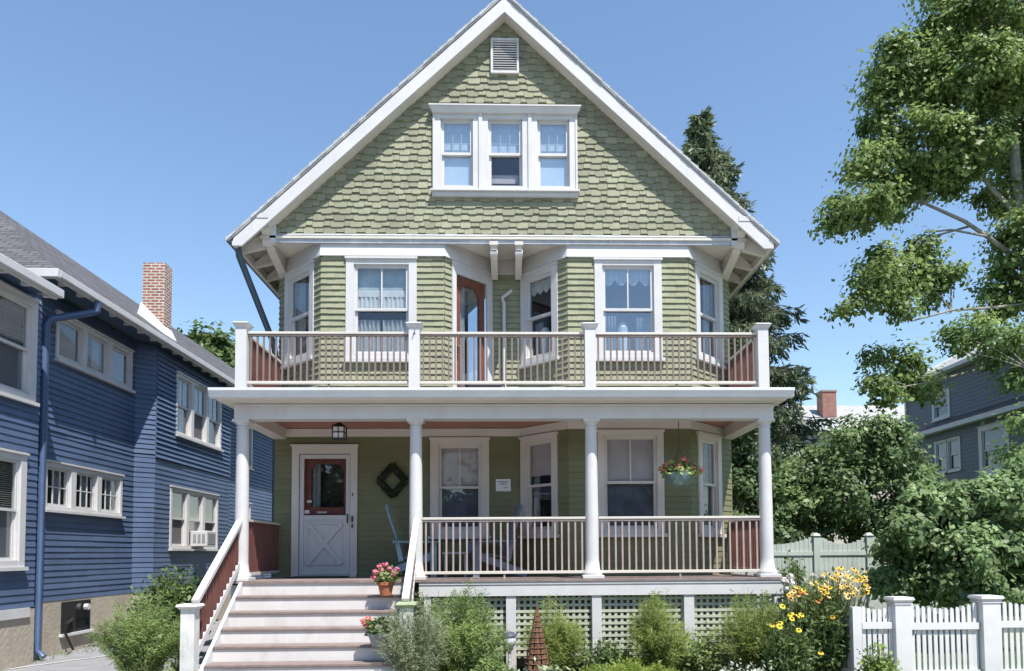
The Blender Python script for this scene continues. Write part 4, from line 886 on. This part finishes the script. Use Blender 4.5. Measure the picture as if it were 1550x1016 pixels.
mb = MB(); mb.box(17.6, 17.7, 20, 31.7, 6.68, 6.84); mb.box(17.65, 18, 20, 31.65, 6.70, 6.74); mb.obj('fascia', WHITE, G)
mb = MB(); P = [(17.62, 31.7, 6.85), (17.62, 20, 6.85), (18.95, 20, 7.45), (18.95, 31.7, 7.45)]; mb.face(P, uvs(P, P[0], (0, -1, 0), (.9, 0, .4))); mb.obj('lower_roof', ROOFG, G)
mb = MB(); mb.box(18, 26, 31.4, 31.45, 0, 6.8); mb.box(18.9, 26, 34.1, 34.2, 6, 9.6); mb.box(18.9, 27, 20.0, 20.05, 0, 9.6); mb.obj('wall', SLT, G)
mb = MB(); P = [(18.5, 34.6, 9.5), (18.5, 20, 9.5), (22.5, 20, 11.6), (22.5, 34.6, 11.6)]; mb.face(P, uvs(P, P[0], (0, -1, 0), (.88, 0, .46))); mb.obj('roof', ROOFL, G)
mb = MB(); mb.box(18.45, 18.52, 20, 34.7, 9.36, 9.52); mb.box(18.52, 18.9, 20, 34.6, 9.38, 9.42); mb.bar((18.5, 34.65, 9.45), (22.5, 34.65, 11.55), .1, .22); mb.box(18.84, 18.92, 34.1, 34.22, 6.9, 9.4); mb.obj('fascia', WHITE, G)
t = thing('vent_cap_light', 'small reddish lamp on the slate grey house wall', 'lamp', (18.8, 33, 7.2)); mb = MB(); mb.lathe([(.05, 0), (.14, .1), (.14, .2), (.05, .3)], (18.55, 31.9, 7.0), 10); mb.obj('lamp_body', mat('dull_red', (.4, .1, .07)), t)

# ------------------------------------------------------------------ white privacy fence by the big bush
def privacy():
    t = thing('privacy_fence', 'white boarded fence with scalloped top below the large round bush', 'fence', (6.5, 15, 0))
    xs = [4.6, 6.32, 7.42, 9.2]; Y = 15.0
    m = mat('weathered_shaded_white_fence', (.42, .46, .42), .7, .1, 3, stain_glint=((.24, .31, .22), .6, 2.5))  # weathered white, with some shade painted in as a darker, greener tone
    for x in xs:
        mb = MB(); mb.box(x - .06, x + .06, Y - .06, Y + .06, 0, 2.12); mb.taper(x, Y, 2.12, 2.18, .08, .08, .03, .03); mb.obj('post', m, t)
    for a, b in zip(xs, xs[1:]):
        n = int((b - a - .12) / .09); mb = MB()
        for k in range(n):
            x = a + .06 + (b - a - .12) * k / n; u = (k + .5) / n; z = 1.95 + .16 * (2 * u - 1) ** 2; w = (b - a - .12) / n
            mb.box(x + .003, x + w - .003, Y - .012, Y + .006 + .004 * (k % 2), .1, z)
        mb.box(a + .06, b - .06, Y - .035, Y - .0125, 1.72, 1.80); mb.box(a + .06, b - .06, Y - .035, Y - .0125, .4, .48); mb.obj('board_panel', m, t)
privacy()
# ------------------------------------------------------------------ picket fences and gate
PW = mat('white_picket_paint', (.60, .60, .60), .55, .05, 5, stain_glint=((.55, .56, .57), .5, 5))
def picket_run(t, p0, p1, tops, n, zr_=.80, w=.047, rail=True):
    p0 = Vector((*p0, 0)); p1 = Vector((*p1, 0)); d = (p1 - p0); l = d.length; f_, _ = frame(p0[:2], p1[:2]); first = None
    for k in range(n):
        u = (k + .5) / n; s = l * u; z = tops(u); mb = MB(f_)
        mb.prism([(s - w / 2, .1), (s + w / 2, .1), (s + w / 2, z - .03), (s + w * .32, z - .008), (s, z), (s - w * .32, z - .008), (s - w / 2, z - .03)], 'y', .004, .022); mb.obj('picket', PW, t)
    for zz in (zr_, .18):
        mb = MB(f_); mb.box(0, l, .024, .055, zz, zz + .085); mb.obj('rail', PW, t)
def ppost(t, x, y, h, w=.105):
    mb = MB(); mb.box(x - w, x + w, y - w, y + w, 0, h - .06); p = mb.obj('post', PW, t, bevel=.004)
    mb = MB(); mb.box(x - w - .012, x + w + .012, y - w - .012, y + w + .012, h - .075, h - .055); mb.taper(x, y, h - .054, h - .02, w + .004, w + .004, w + .03, w + .03); mb.taper(x, y, h - .019, h + .015, w + .034, w + .034, w + .02, w + .02); mb.obj('post_cap', PW, p)
FY = 9.5
sc = lambda a, dip: (lambda u: a - dip * math.sin(math.pi * u) ** .8)
t = thing('picket_fence', 'short white picket fence panel between the flower border and gate post', 'fence', (4.8, FY, 0))
picket_run(t, (4.56, FY), (4.98, FY), sc(1.11, .06), 6); ppost(t, 5.075, FY, 1.19)
mb = MB(); mb.box(4.44, 4.555, FY - .05, FY + .05, 0, 1.08); mb.obj('post', PW, t)
t = thing('picket_gate', 'white picket gate with dipped top between two capped posts', 'gate', (5.65, FY, 0))
picket_run(t, (5.19, FY - .01), (6.09, FY - .01), sc(1.14, .085), 12, zr_=.785)
mb = MB(); mb.box(6.0, 6.085, FY - .03, FY + .005, .1, .87); mb.box(5.19, 5.23, FY - .03, FY + .005, .1, .87); mb.obj('stile', PW, t)
mb = MB(); mb.tube([(5.20, FY - .06, .80), (5.20, FY - .03, .80)], .03, 10); mb.tube([(5.195 + .035 * math.cos(a * .63), FY - .055, .745 + .035 * math.sin(a * .63)) for a in range(11)], .006, 5); mb.obj('latch', BLACK, t)
t = thing('picket_fence', 'white picket fence running right from the gate to the photo edge', 'fence', (6.8, FY, 0))
ppost(t, 6.225, FY, 1.20, .118); picket_run(t, (6.34, FY), (8.4, FY), lambda u: 1.15 - .10 * math.sin(math.pi * u), 26)
t = thing('picket_fence', 'curving white picket fence behind the yellow flowers beside the porch', 'fence', (4.3, 10.2, 0))
picket_run(t, (4.14, 10.92), (4.50, 9.62), lambda u: 1.30 - .26 * u - .14 * math.sin(math.pi * u), 14, zr_=.85)

# ------------------------------------------------------------------ trees
MAPLE = leafmat('maple_leaf', (.14, .22, .065), (.34, .44, .15), .55)
LOC = leafmat('light_locust_leaf', (.11, .19, .06), (.26, .37, .13), .5)
DEC = leafmat('deep_green_leaf', (.09, .15, .055), (.25, .35, .14), .45)
DEC2 = leafmat('yew_leaf', (.045, .085, .035), (.14, .21, .08), .35)
WIL = leafmat('mid_green_long_leaf', (.12, .20, .075), (.31, .42, .19), .5)
FAR = leafmat('far_leaf', (.06, .10, .03), (.16, .23, .07), .4)
YM = 20.0
mp_ = [(1500, 30, 75), (1420, 60, 50), (1360, 95, 42), (1338, 150, 32), (1400, 140, 50), (1480, 120, 65), (1545, 120, 60), (1335, 200, 36), (1400, 215, 55), (1470, 215, 55), (1535, 210, 50), (1312, 250, 38), (1370, 275, 42), (1440, 262, 38), (1272, 322, 32), (1312, 312, 34), (1358, 312, 24), (1260, 338, 14),
  (1300, 432, 28), (1340, 395, 32), (1392, 385, 28), (1350, 432, 38), (1402, 432, 34), (1440, 415, 16), (1284, 464, 20), (1375, 468, 20), (1512, 300, 32), (1542, 350, 34), (1520, 400, 28), (1505, 450, 30), (1545, 455, 35), (1532, 265, 28), (1480, 490, 20),
  (1372, 548, 26), (1330, 588, 28), (1388, 592, 28), (1325, 540, 12), (1620, 100, 80), (1640, 260, 80), (1620, 400, 60), (1560, -60, 90), (1450, -50, 60), (1660, -20, 90)]
A_ = lambda l, Y=YM: [tuple(at(x, y, Y)) for x, y in l]
tr = [tuple(at(1582, 905, YM)[:2]) + (0.,)] + A_([(1578, 700), (1565, 500), (1552, 380), (1540, 290), (1534, 200), (1520, 100), (1510, 10)])
lm = [(A_([(1556, 405), (1530, 385), (1500, 362), (1460, 335), (1400, 308), (1350, 300), (1300, 310)]), .085, .02), (A_([(1495, 358), (1440, 348), (1400, 352), (1385, 372)], YM - .1), .035, .015), (A_([(1470, 342), (1420, 356), (1390, 362), (1350, 390)], YM + .15), .035, .012),
      (A_([(1560, 460), (1500, 466), (1440, 470), (1380, 486), (1320, 462)]), .05, .012), (A_([(1545, 330), (1500, 285), (1460, 230), (1410, 150)]), .08, .02), (A_([(1536, 230), (1480, 130), (1440, 70)]), .06, .02), (A_([(1565, 520), (1480, 560), (1400, 580), (1340, 590)]), .05, .012)]
broadleaf('maple_tree', 'tall spreading maple at the right edge with open grey limbs', 'tree', tr[0], tr, pxblobs(mp_, YM, .7, 3), 
.14, MAPLE, BARK, k=34, rc=.38, per=100, limbs=lm, trad=.24, twig=.012)
lo = [(1455, 508, 30), (1505, 515, 35), (1550, 530, 38), (1545, 575, 26), (1442, 530, 16), (1500, 545, 14), (1545, 640, 20), (1530, 690, 16), (1550, 700, 18)]
tr = [(at(1640, 900, 19.0)[0], 19.0, 0.)] + A_([(1635, 760), (1600, 640), (1560, 560)], 19.0)
broadleaf('locust_tree', 'pale feathery green branches drooping below the maple crown', 'tree', tr[0], tr, pxblobs(lo, 19.0, .6, 5), .13, LOC, BARK, k=36, rc=.34, per=60, trad=.14, twig=.008, up=.4)
bl = [(1300, 670, 45), (1250, 700, 36), (1350, 680, 50), (1215, 720, 40), (1280, 740, 55), (1350, 740, 55), (1385, 712, 26), (1200, 770, 35), (1240, 790, 40), (1310, 790, 45), (1380, 780, 45), (1190, 740, 22), (1325, 658, 26), (1290, 660, 18), (1410, 800, 40), (1175, 800, 22)]
broadleaf('round_bush', 'large round dark green bush rising above the white fence', 'bush', (8, 17, 0), [(8, 17, 0), (7.9, 17, 1.2), (8, 17, 2.2)], pxblobs(bl, 17, .7, 8), .105, DEC, BARKD, k=66, rc=.25, per=75, trad=.15, up=.45)
bw_ = [(1420, 770, 45), (1480, 760, 45), (1530, 755, 36), (1400, 830, 48), (1460, 840, 50), (1520, 830, 50), (1360, 850, 40), (1375, 800, 30), (1345, 880, 28), (1400, 880, 36), (1460, 890, 40), (1520, 890, 40), (1550, 780, 40), (1350, 820, 18), (1545, 715, 20), (1380, 755, 22)]
broadleaf('shrub', 'broad shrub with drooping long leaves behind the picket gate', 'bush', (8.2, 13.2, 0), [(8.2, 13.2, 0), (8.1, 13.2, .8), (8, 13.2, 1.4)], pxblobs(bw_, 13.2, .5, 9), .115, WIL, BARKD, k=90, rc=.22, per=70, trad=.07, up=.3)
ar = [(1130, 690, 28), (1120, 730, 30), (1150, 740, 30), (1125, 790, 32), (1155, 800, 32), (1130, 850, 32), (1160, 860, 30), (1185, 845, 24), (1190, 812, 20), (1100, 660, 22), (1140, 650, 18), (1185, 890, 20)]
broadleaf('hedge_bush', 'dark narrow yew bush between the porch corner and the round bush', 'bush', (5.6, 16, 0), [(5.6, 16, 0), (5.5, 16, 1.3), (5.5, 16, 2.4)], pxblobs(ar, 16, .4, 10), .10, DEC2, BARKD, k=70, rc=.26, per=60, trad=.1)
ft = [(285, 545, 26), (310, 525, 26), (340, 535, 26), (355, 570, 24), (320, 565, 30), (285, 575, 22), (300, 600, 25), (345, 610, 30), (262, 530, 12), (340, 660, 40)]
broadleaf('distant_tree', 'rounded green tree far behind the blue house roof', 'tree', (-14.5, 38, 0), [(-14.5, 38, 0), (-14.5, 38, 5), (-14.4, 38, 10)], pxblobs(ft, 38, 1.2, 11), .34, FAR, BARK, k=14, rc=.7, per=60, trad=.3)
# spruce
def spruce(label, x, y, h, rmax):
    t = thing('spruce_tree', label, 'conifer', (x, y, 0)); tb = MB(); tb.tube([(x, y, 0), (x, y, h * .6), (x, y, h * .98)], [.28, .15, .02], 8)
    P = []; D = []; z = 1.2
    while z < h - .1:
        u = z / h; r = rmax * (1 - u) ** .78 * 1.5 if u > .45 else rmax * .97
        nb = 10 if u < .85 else 7
        for k in range(nb):
            az = random.uniform(0, 6.283); rl = r * random.uniform(.66, 1.14); dx, dy = math.cos(az), math.sin(az); prev = None; zz = z + random.uniform(-.2, .2); m = 6; pts = []
            for j in range(m + 1):
                v = j / m; pts.append(Vector((x + dx * rl * v, y + dy * rl * v, zz + rl * (.10 * v - .42 * v * v + .20 * v ** 4))))
            tb.tube(pts, [.03 * (1 - j / (m + 1)) + .006 for j in range(m + 1)], 4, False)
            n = int(40 + rl * 90)
            for _ in range(n):
                v = random.random() ** .75 * (m - .01); j = int(v); p = pts[j].lerp(pts[j + 1], v - j); vv = v / m
                sd_ = random.choice((-1, 1)) * random.uniform(0, .34) * (1.05 - vv * .75) * min(1, rl / 1.6); 
                q = (p.x - dy * sd_, p.y + dx * sd_, p.z - random.random() ** 1.5 * .42 * min(1, rl / 2) - .02)
                P.append(q); D.append((dx * .6 - dy * sd_ * 2, dy * .6 + dx * sd_ * 2, -.55))
        z += .27 + .1 * (1 - u)
    tb.obj('trunk', BARKD, t, True)
    leaf_obj('crown', P, .24, leafmat('spruce_needle', (.085, .12, .07), (.22, .27, .155), .4), t, up=.25, aspect=.27, direction=D, dj=.35)
pz = at(1062, 172, 23)
spruce('tall dark spruce with drooping boughs rising behind the green house', pz[0], 23, pz[2] + .15, 3.45)

# ------------------------------------------------------------------ garden plants
FEA = leafmat('feathery_leaf', (.19, .29, .09), (.40, .51, .20), .6)
FEA2 = leafmat('grassy_leaf', (.22, .30, .07), (.44, .52, .17), .6)
LOW = leafmat('bright_ground_leaf', (.17, .26, .03), (.38, .48, .10), .5)
LEAFY = leafmat('dark_leafy', (.08, .14, .05), (.27, .36, .13), .45)
PALE = leafmat('pale_leaf', (.24, .30, .16), (.45, .50, .30), .3)
YEL = mat('yellow_petal', (.80, .50, .035), .6, .12, 20, island=.2, trans=.2); ORA = mat('orange_petal', (.80, .22, .04), .6, .15, 20, island=.2, trans=.2)
PALEY = mat('pale_yellow_petal', (.80, .58, .22), .6, .12, 20, island=.2, trans=.2)
EYE = mat('dark_flower_eye', (.06, .03, .015), .9); STEM = leafmat('green_stem', (.09, .13, .04), (.2, .25, .1), .2)
WFL = mat('faded_white_bloom', (.62, .58, .54), .8, .15, 20, island=.2)
def feathery(name, label, x, y, z, w, h, m, stems=70, per=46, size=.07, asp=.12, spread=1., dy=.4, start=.15, group=None, cat='garden plant', droop=.10, z0=0.):
    t = thing(name, label, cat, (x, y, 0), group); sm = MB(); P = []; D = []
    for _ in range(stems):
        az = random.uniform(0, 6.283); rr = math.sqrt(random.random()); ex, ey = math.cos(az) * rr * w * spread, math.sin(az) * rr * dy
        hh = h * (1 - .42 * rr ** 2) * random.uniform(.7, 1.05); b = Vector((x + ex * .25, y + ey * .3, z0)); e = Vector((x + ex, y + ey, hh - droop * rr)); md = b.lerp(e, .5) + Vector((-ex * .12, 0, hh * .10))
        pts = [b, b.lerp(md, .55), md, md.lerp(e, .55) + Vector((0, 0, hh * .015)), e]
        sm.tube(pts, [.005, .0045, .004, .003, .0015], 3, False)
        for _ in range(per):
            v = start + (1 - start) * random.random() ** .8; k = min(3, int(v * 4)); p = pts[k].lerp(pts[k + 1], v * 4 - k); d = (pts[k + 1] - pts[k]).normalized()
            P.append((p.x + random.gauss(0, .018), p.y + random.gauss(0, .018), p.z + random.gauss(0, .018))); D.append((d.x * .9 + ex * .3, d.y * .9, d.z * .75))
    sm.obj('stems', STEM, t); leaf_obj('foliage', P, size, m, t, up=.7, aspect=asp, direction=D, dj=.7); return t
feathery('feathery_bush', 'feathery green bush left of the stair newel post', at(215, 960, 10.6)[0], 10.6, 0, .72, 1.36, FEA, 170, 80, .07, .13)
feathery('feathery_bush', 'feathery grey green bush hiding the right stair newel', at(628, 960, 9.5)[0], 9.35, 0, .48, 1.42, leafmat('grey_feather', (.26, .32, .20), (.48, .53, .34), .6), 130, 60, .075, .11)
feathery('feathery_bush', 'widest feathery green bush before the leftmost lattice panel', at(700, 960, 9.9)[0], 9.8, 0, .66, 1.40, FEA, 220, 80, .075, .13)
feathery('grass_clump', 'pale grassy clump behind the rusty obelisk', at(840, 960, 10.4)[0], 10.5, 0, .50, 1.18, FEA2, 150, 60, .085, .10)
feathery('grass_clump', 'rounded grassy clump before the third lattice panel', at(995, 960, 10.3)[0], 10.3, 0, .46, 1.28, FEA2, 170, 70, .08, .10)
feathery('grass_clump', 'grassy clump below the right end of the porch skirt', at(1140, 960, 10.2)[0], 10.2, 0, .56, 1.32, FEA2, 190, 70, .08, .10)
feathery('low_groundcover', 'low bright yellow green plant mass at the bottom of the border', at(950, 1010, 9.3)[0], 9.2, 0, .95, .50, LOW, 260, 60, .05, .22, cat='ground cover plant')
feathery('low_groundcover', 'low green leafy patch between the obelisk and feathery bush', at(745, 1010, 9.4)[0], 9.3, 0, .32, .58, LEAFY, 90, 40, .06, .4, cat='ground cover plant')
def leafy(name, label, x, y, w, h, m, n, size, dy=.3, cat='garden plant', asp=.6, up=.4):
    t = thing(name, label, cat, (x, y, 0)); sm = MB(); P = []
    for _ in range(n // 14):
        az = random.uniform(0, 6.283); rr = math.sqrt(random.random()); e = Vector((x + math.cos(az) * rr * w, y + math.sin(az) * rr * dy, h * (1 - .3 * rr * rr) * random.uniform(.55, 1.05))); b = Vector((x + math.cos(az) * rr * w * .4, y, 0))
        sm.tube([b, b.lerp(e, .5) + Vector((0, 0, .05)), e], [.008, .006, .003], 3, False)
        for _ in range(14): u = .3 + .7 * random.random(); p = b.lerp(e, u); P.append((p.x + random.gauss(0, .05), p.y + random.gauss(0, .05), p.z + random.gauss(0, .05)))
    sm.obj('stems', STEM, t); leaf_obj('foliage', P, size, m, t, up=up, aspect=asp); return t
leafy('leafy_shrub', 'leafy green shrub against the blue house beyond the newel post', at(262, 900, 13.4)[0], 13.4, .72, 1.58, leafmat('mid_leafy', (.05, .10, .03), (.2, .29, .09), .3), 6200, .085, .5, cat='shrub')
leafy('leafy_shrub', 'dark leafy shrub tucked beside the weathered left newel', at(283, 985, 9.9)[0], 9.8, .14, .66, LEAFY, 700, .06, .2, cat='shrub')
leafy('leafy_shrub', 'small light green shrub in front of the short picket panel', at(1325, 990, 9.1)[0], 9.05, .20, .66, leafmat('lime_leaf', (.12, .2, .04), (.28, .38, .1), .4), 1100, .055, .16, cat='shrub')
leafy('pale_plant', 'pale variegated foliage at the foot of the rusty obelisk', at(820, 1010, 9.0)[0], 8.95, .33, .48, PALE, 700, .085, .2, asp=.4)
leafy('pale_plant', 'silvery pale plant with tan blooms at the bottom of the border', at(1120, 1010, 9.0)[0], 8.95, .40, .46, mat('silver_leaf', (.30, .33, .27), .7, .2, 8, island=.3), 800, .06, .2, asp=.5)
leafy('leafy_shrub', 'dark undergrowth between the two right grassy clumps', at(1060, 985, 10.4)[0], 10.4, .42, .75, LEAFY, 1600, .06, .3, cat='shrub')
leafy('leafy_shrub', 'dark undergrowth at the foot of the pale grassy clump', at(915, 985, 10.5)[0], 10.4, .40, .62, LEAFY, 1300, .06, .3, cat='shrub')
# rudbeckia with yellow flower heads
def daisy(mp, me_, r=.036):
    mb = MB()
    for k in range(9):
        a = k * .698; c, s_ = math.cos(a), math.sin(a)
        mb.face([(c * .012, s_ * .012, 0), (c * r * .6 - s_ * r * .26, s_ * r * .6 + c * r * .26, -.004), (c * r, s_ * r, -.014), (c * r * .6 + s_ * r * .26, s_ * r * .6 - c * r * .26, -.004)])
    a_ = mb.obj('flower_head', mp, None); mb = MB(); mb.lathe([(.009, -.004), (.009, .006), (.004, .012)], (0, 0, 0), 8); e_ = mb.obj('flower_eye', me_, a_)
    COL.objects.unlink(a_); COL.objects.unlink(e_); return a_, e_
def flowers(t, proto, pos, base):
    sm = MB(); tx = t.location
    for p in pos:
        a = proto[0].copy(); e = proto[1].copy(); COL.objects.link(a); COL.objects.link(e); a.parent = t; e.parent = a
        a.location = Vector(p) - tx; q = Vector((random.gauss(.1, .45), -random.uniform(.3, 1.2), 1)).normalized(); a.rotation_euler = q.to_track_quat('Z', 'Y').to_euler(); s_ = random.uniform(.8, 1.25); a.scale = (s_, s_, s_)
        b = Vector((base[0] + (p[0] - base[0]) * .5, base[1], .1)); sm.tube([b, b.lerp(Vector(p), .6) + Vector((0, 0, .05)), Vector(p) - Vector((0, 0, .01))], [.005, .004, .003], 3, False)
    sm.obj('flower_stems', STEM, t)
d1, d2, d3 = daisy(YEL, EYE), daisy(ORA, EYE), daisy(PALEY, EYE)
def fpos(lst, Y, dy=.25, j=8): return [tuple(at(x + random.uniform(-j, j), y + random.uniform(-j, j), Y + random.uniform(-dy, dy))) for x, y in lst]
xa = at(1240, 950, 9.8)[0]
t = leafy('coneflower_plant', 'tall leafy plant with yellow daisy flowers beside the picket fence', xa, 9.8, .50, 1.50, LEAFY, 7200, .075, .35, asp=.42)
top = [(random.uniform(1240, 1315), random.uniform(862, 905)) for _ in range(84)] + [(random.uniform(1195, 1250), random.uniform(885, 912)) for _ in range(26)] + [(1272, 860), (1300, 880), (1262, 935), (1250, 985)]
flowers(t, d1, fpos(top[::2], 9.7, .2, 3), (xa, 9.8)); flowers(t, d3, fpos(top[1::2], 9.7, .2, 3), (xa, 9.8)); flowers(t, d2, fpos([(1210, 893), (1216, 897), (1206, 905), (1240, 908)], 9.6, .1, 3), (xa, 9.8))
xb = at(1190, 950, 9.5)[0]
t = leafy('coneflower_plant', 'lower plant with big yellow daisies before the grassy clump', xb, 9.5, .30, .98, LEAFY, 1900, .07, .25, asp=.42)
flowers(t, daisy(mat('lemon_petal', (.78, .62, .05), .6, .1, 20, trans=.2), EYE, .045), fpos([(1178, 945), (1182, 950), (1210, 952), (1206, 934), (1196, 930), (1186, 918), (1168, 945), (1200, 938), (1244, 990), (1212, 930)], 9.35, .1, 3), (xb, 9.5))
t = leafy('seedhead_plant', 'greyish plant with faded white blooms by the porch corner', at(1195, 900, 10.8)[0], 10.9, .18, 1.42, LEAFY, 500, .06, .2, asp=.5)
for px_, py_ in ((1188, 880), (1196, 874), (1192, 892), (1199, 884), (1232, 872), (1222, 882), (1245, 877)): flower(at(px_, py_, 10.7), .07, WFL, t)
# obelisk, lantern-like ornament
ox = at(813, 960, 9.75)[0]; oy = 9.75
t = thing('garden_obelisk', 'rusty brown pierced metal obelisk standing in the flower border', 'obelisk', (ox, oy, 0))
mb = MB(); zt = 1.12; zb = .30; rb = .165
RUST = mat('rusty_metal', (.15, .075, .045), .9, .35, 14, bump=.5, stain_glint=((.30, .17, .10), .8, 12))
for k in range(8):
    a0, a1 = k * math.pi / 4, (k + 1) * math.pi / 4
    for j in range(11):
        u0, u1 = j / 12, (j + .70) / 12; 
        for (s0, s1) in ((.0, .42), (.55, .97)):
            if (j + k) % 2: s0, s1 = s0 + .03, s1 - .06
            def pt(u, s_): rr = rb * (1 - u) + .006; A0 = Vector((math.cos(a0), math.sin(a0), 0)); A1 = Vector((math.cos(a1), math.sin(a1), 0)); q = A0.lerp(A1, s_) * rr; return (ox + q.x, oy + q.y, zb + (zt - zb) * u)
            mb.face([pt(u0, s0), pt(u0, s1), pt(u1, s1), pt(u1, s0)])
for k in range(8): a = k * math.pi / 4; mb.tube([(ox + math.cos(a) * rb, oy + math.sin(a) * rb, zb - .0), (ox, oy, zt + .02)], [.006, .004], 4)
for j in range(12): u = j / 12; mb.tube([(ox + math.cos(k * math.pi / 6) * (rb * (1 - u) + .004), oy + math.sin(k * math.pi / 6) * (rb * (1 - u) + .004), zb + (zt - zb) * u) for k in range(13)], .006, 4)
mb.obj('body', RUST, t); mb = MB(); mb.lathe([(.14, 0), (.18, .26), (.19, .29)], (ox, oy, .005), 16); mb.obj('pot', mat('dark_teal_pot', (.06, .14, .13), .4), t, True)
mb = MB(); mb.tube([(ox, oy, .2), (ox, oy, 1.0)], [.08, .01], 8); mb.obj('core', mat('dark_moss', (.05, .04, .03), .95, .3, 20), t)
gx = at(771, 960, 9.9)[0]; gy = 9.9
t = thing('garden_lantern', 'round pale globe ornament with dark cap in front of lattice post', 'garden lantern', (gx, gy, 0))
mb = MB(); mb.lathe([(.05, 0), (.028, .05), (.022, .5), (.05, .53), (.06, .55)], (gx, gy, .0), 14); mb.obj('stand', mat('pale_stone', (.5, .48, .46), .7), t, True)
mb = MB(); mb.lathe([(.05, 0)] + [(.095 * math.sin(a), .095 - .095 * math.cos(a)) for a in (.6, .9, 1.2, 1.57, 1.9, 2.2)], (gx, gy, .55), 20); mb.obj('globe', mat('silver_globe', (.62, .64, .66), .25, metal=.3, spec=.6), t, True)
mb = MB(); mb.lathe([(.098, 0), (.10, .012), (.07, .05), (.02, .065)], (gx, gy, .70), 20); mb.obj('cap', mat('indigo_cap', (.07, .075, .11), .5), t, True)
# ivy over the mossy right newel and stray twigs
leafy('leafy_shrub', 'sprawling green shrub pressed against the stair side below the porch', at(655, 960, 10.6)[0], 10.65, .3, 1.25, LEAFY, 1500, .06, .2, cat='shrub')
# bits of grass and litter on the ground of the border and drive edge
P = [(random.uniform(-8.3, -7.9), random.uniform(12.5, 20), .02) for _ in range(260)] + [(random.uniform(-4.75, 4.2), random.uniform(8, 11.2), .02) for _ in range(2600)]
o = leaf_obj('border_weeds', P, .09, LEAFY, None, up=.3, aspect=.3); o['kind'] = 'stuff'; o['label'] = 'short weeds and leaf litter covering the soil of the border'

# the wooded far side of the street, seen only as reflections in the panes
P = []
for _ in range(2400):
    x = random.uniform(-45, 45); h = 7 + 2.5 * math.sin(x * .35) + 1.5 * math.sin(x * .9 + 1); c = np.array([x, -19 + random.uniform(-2, 2), h * random.random() ** .8]); P.append(c + RNG.normal(size=(45, 3)) * .8)
o = leaf_obj('far_side_woodland', np.concatenate(P), .5, leafmat('woodland_leaf', (.025, .045, .018), (.07, .105, .04), .2), None, up=.2, aspect=.8); o['kind'] = 'stuff'; o['label'] = 'mass of green trees across the street mirrored in the window panes'
leafy('leafy_shrub', 'green shrub spilling over the foot of the back fence by the corner column', at(1195, 880, 13.6)[0], 13.6, .38, 1.75, leafmat('back_shrub_leaf', (.09, .15, .05), (.26, .35, .13), .4), 2600, .085, .35, cat='shrub')
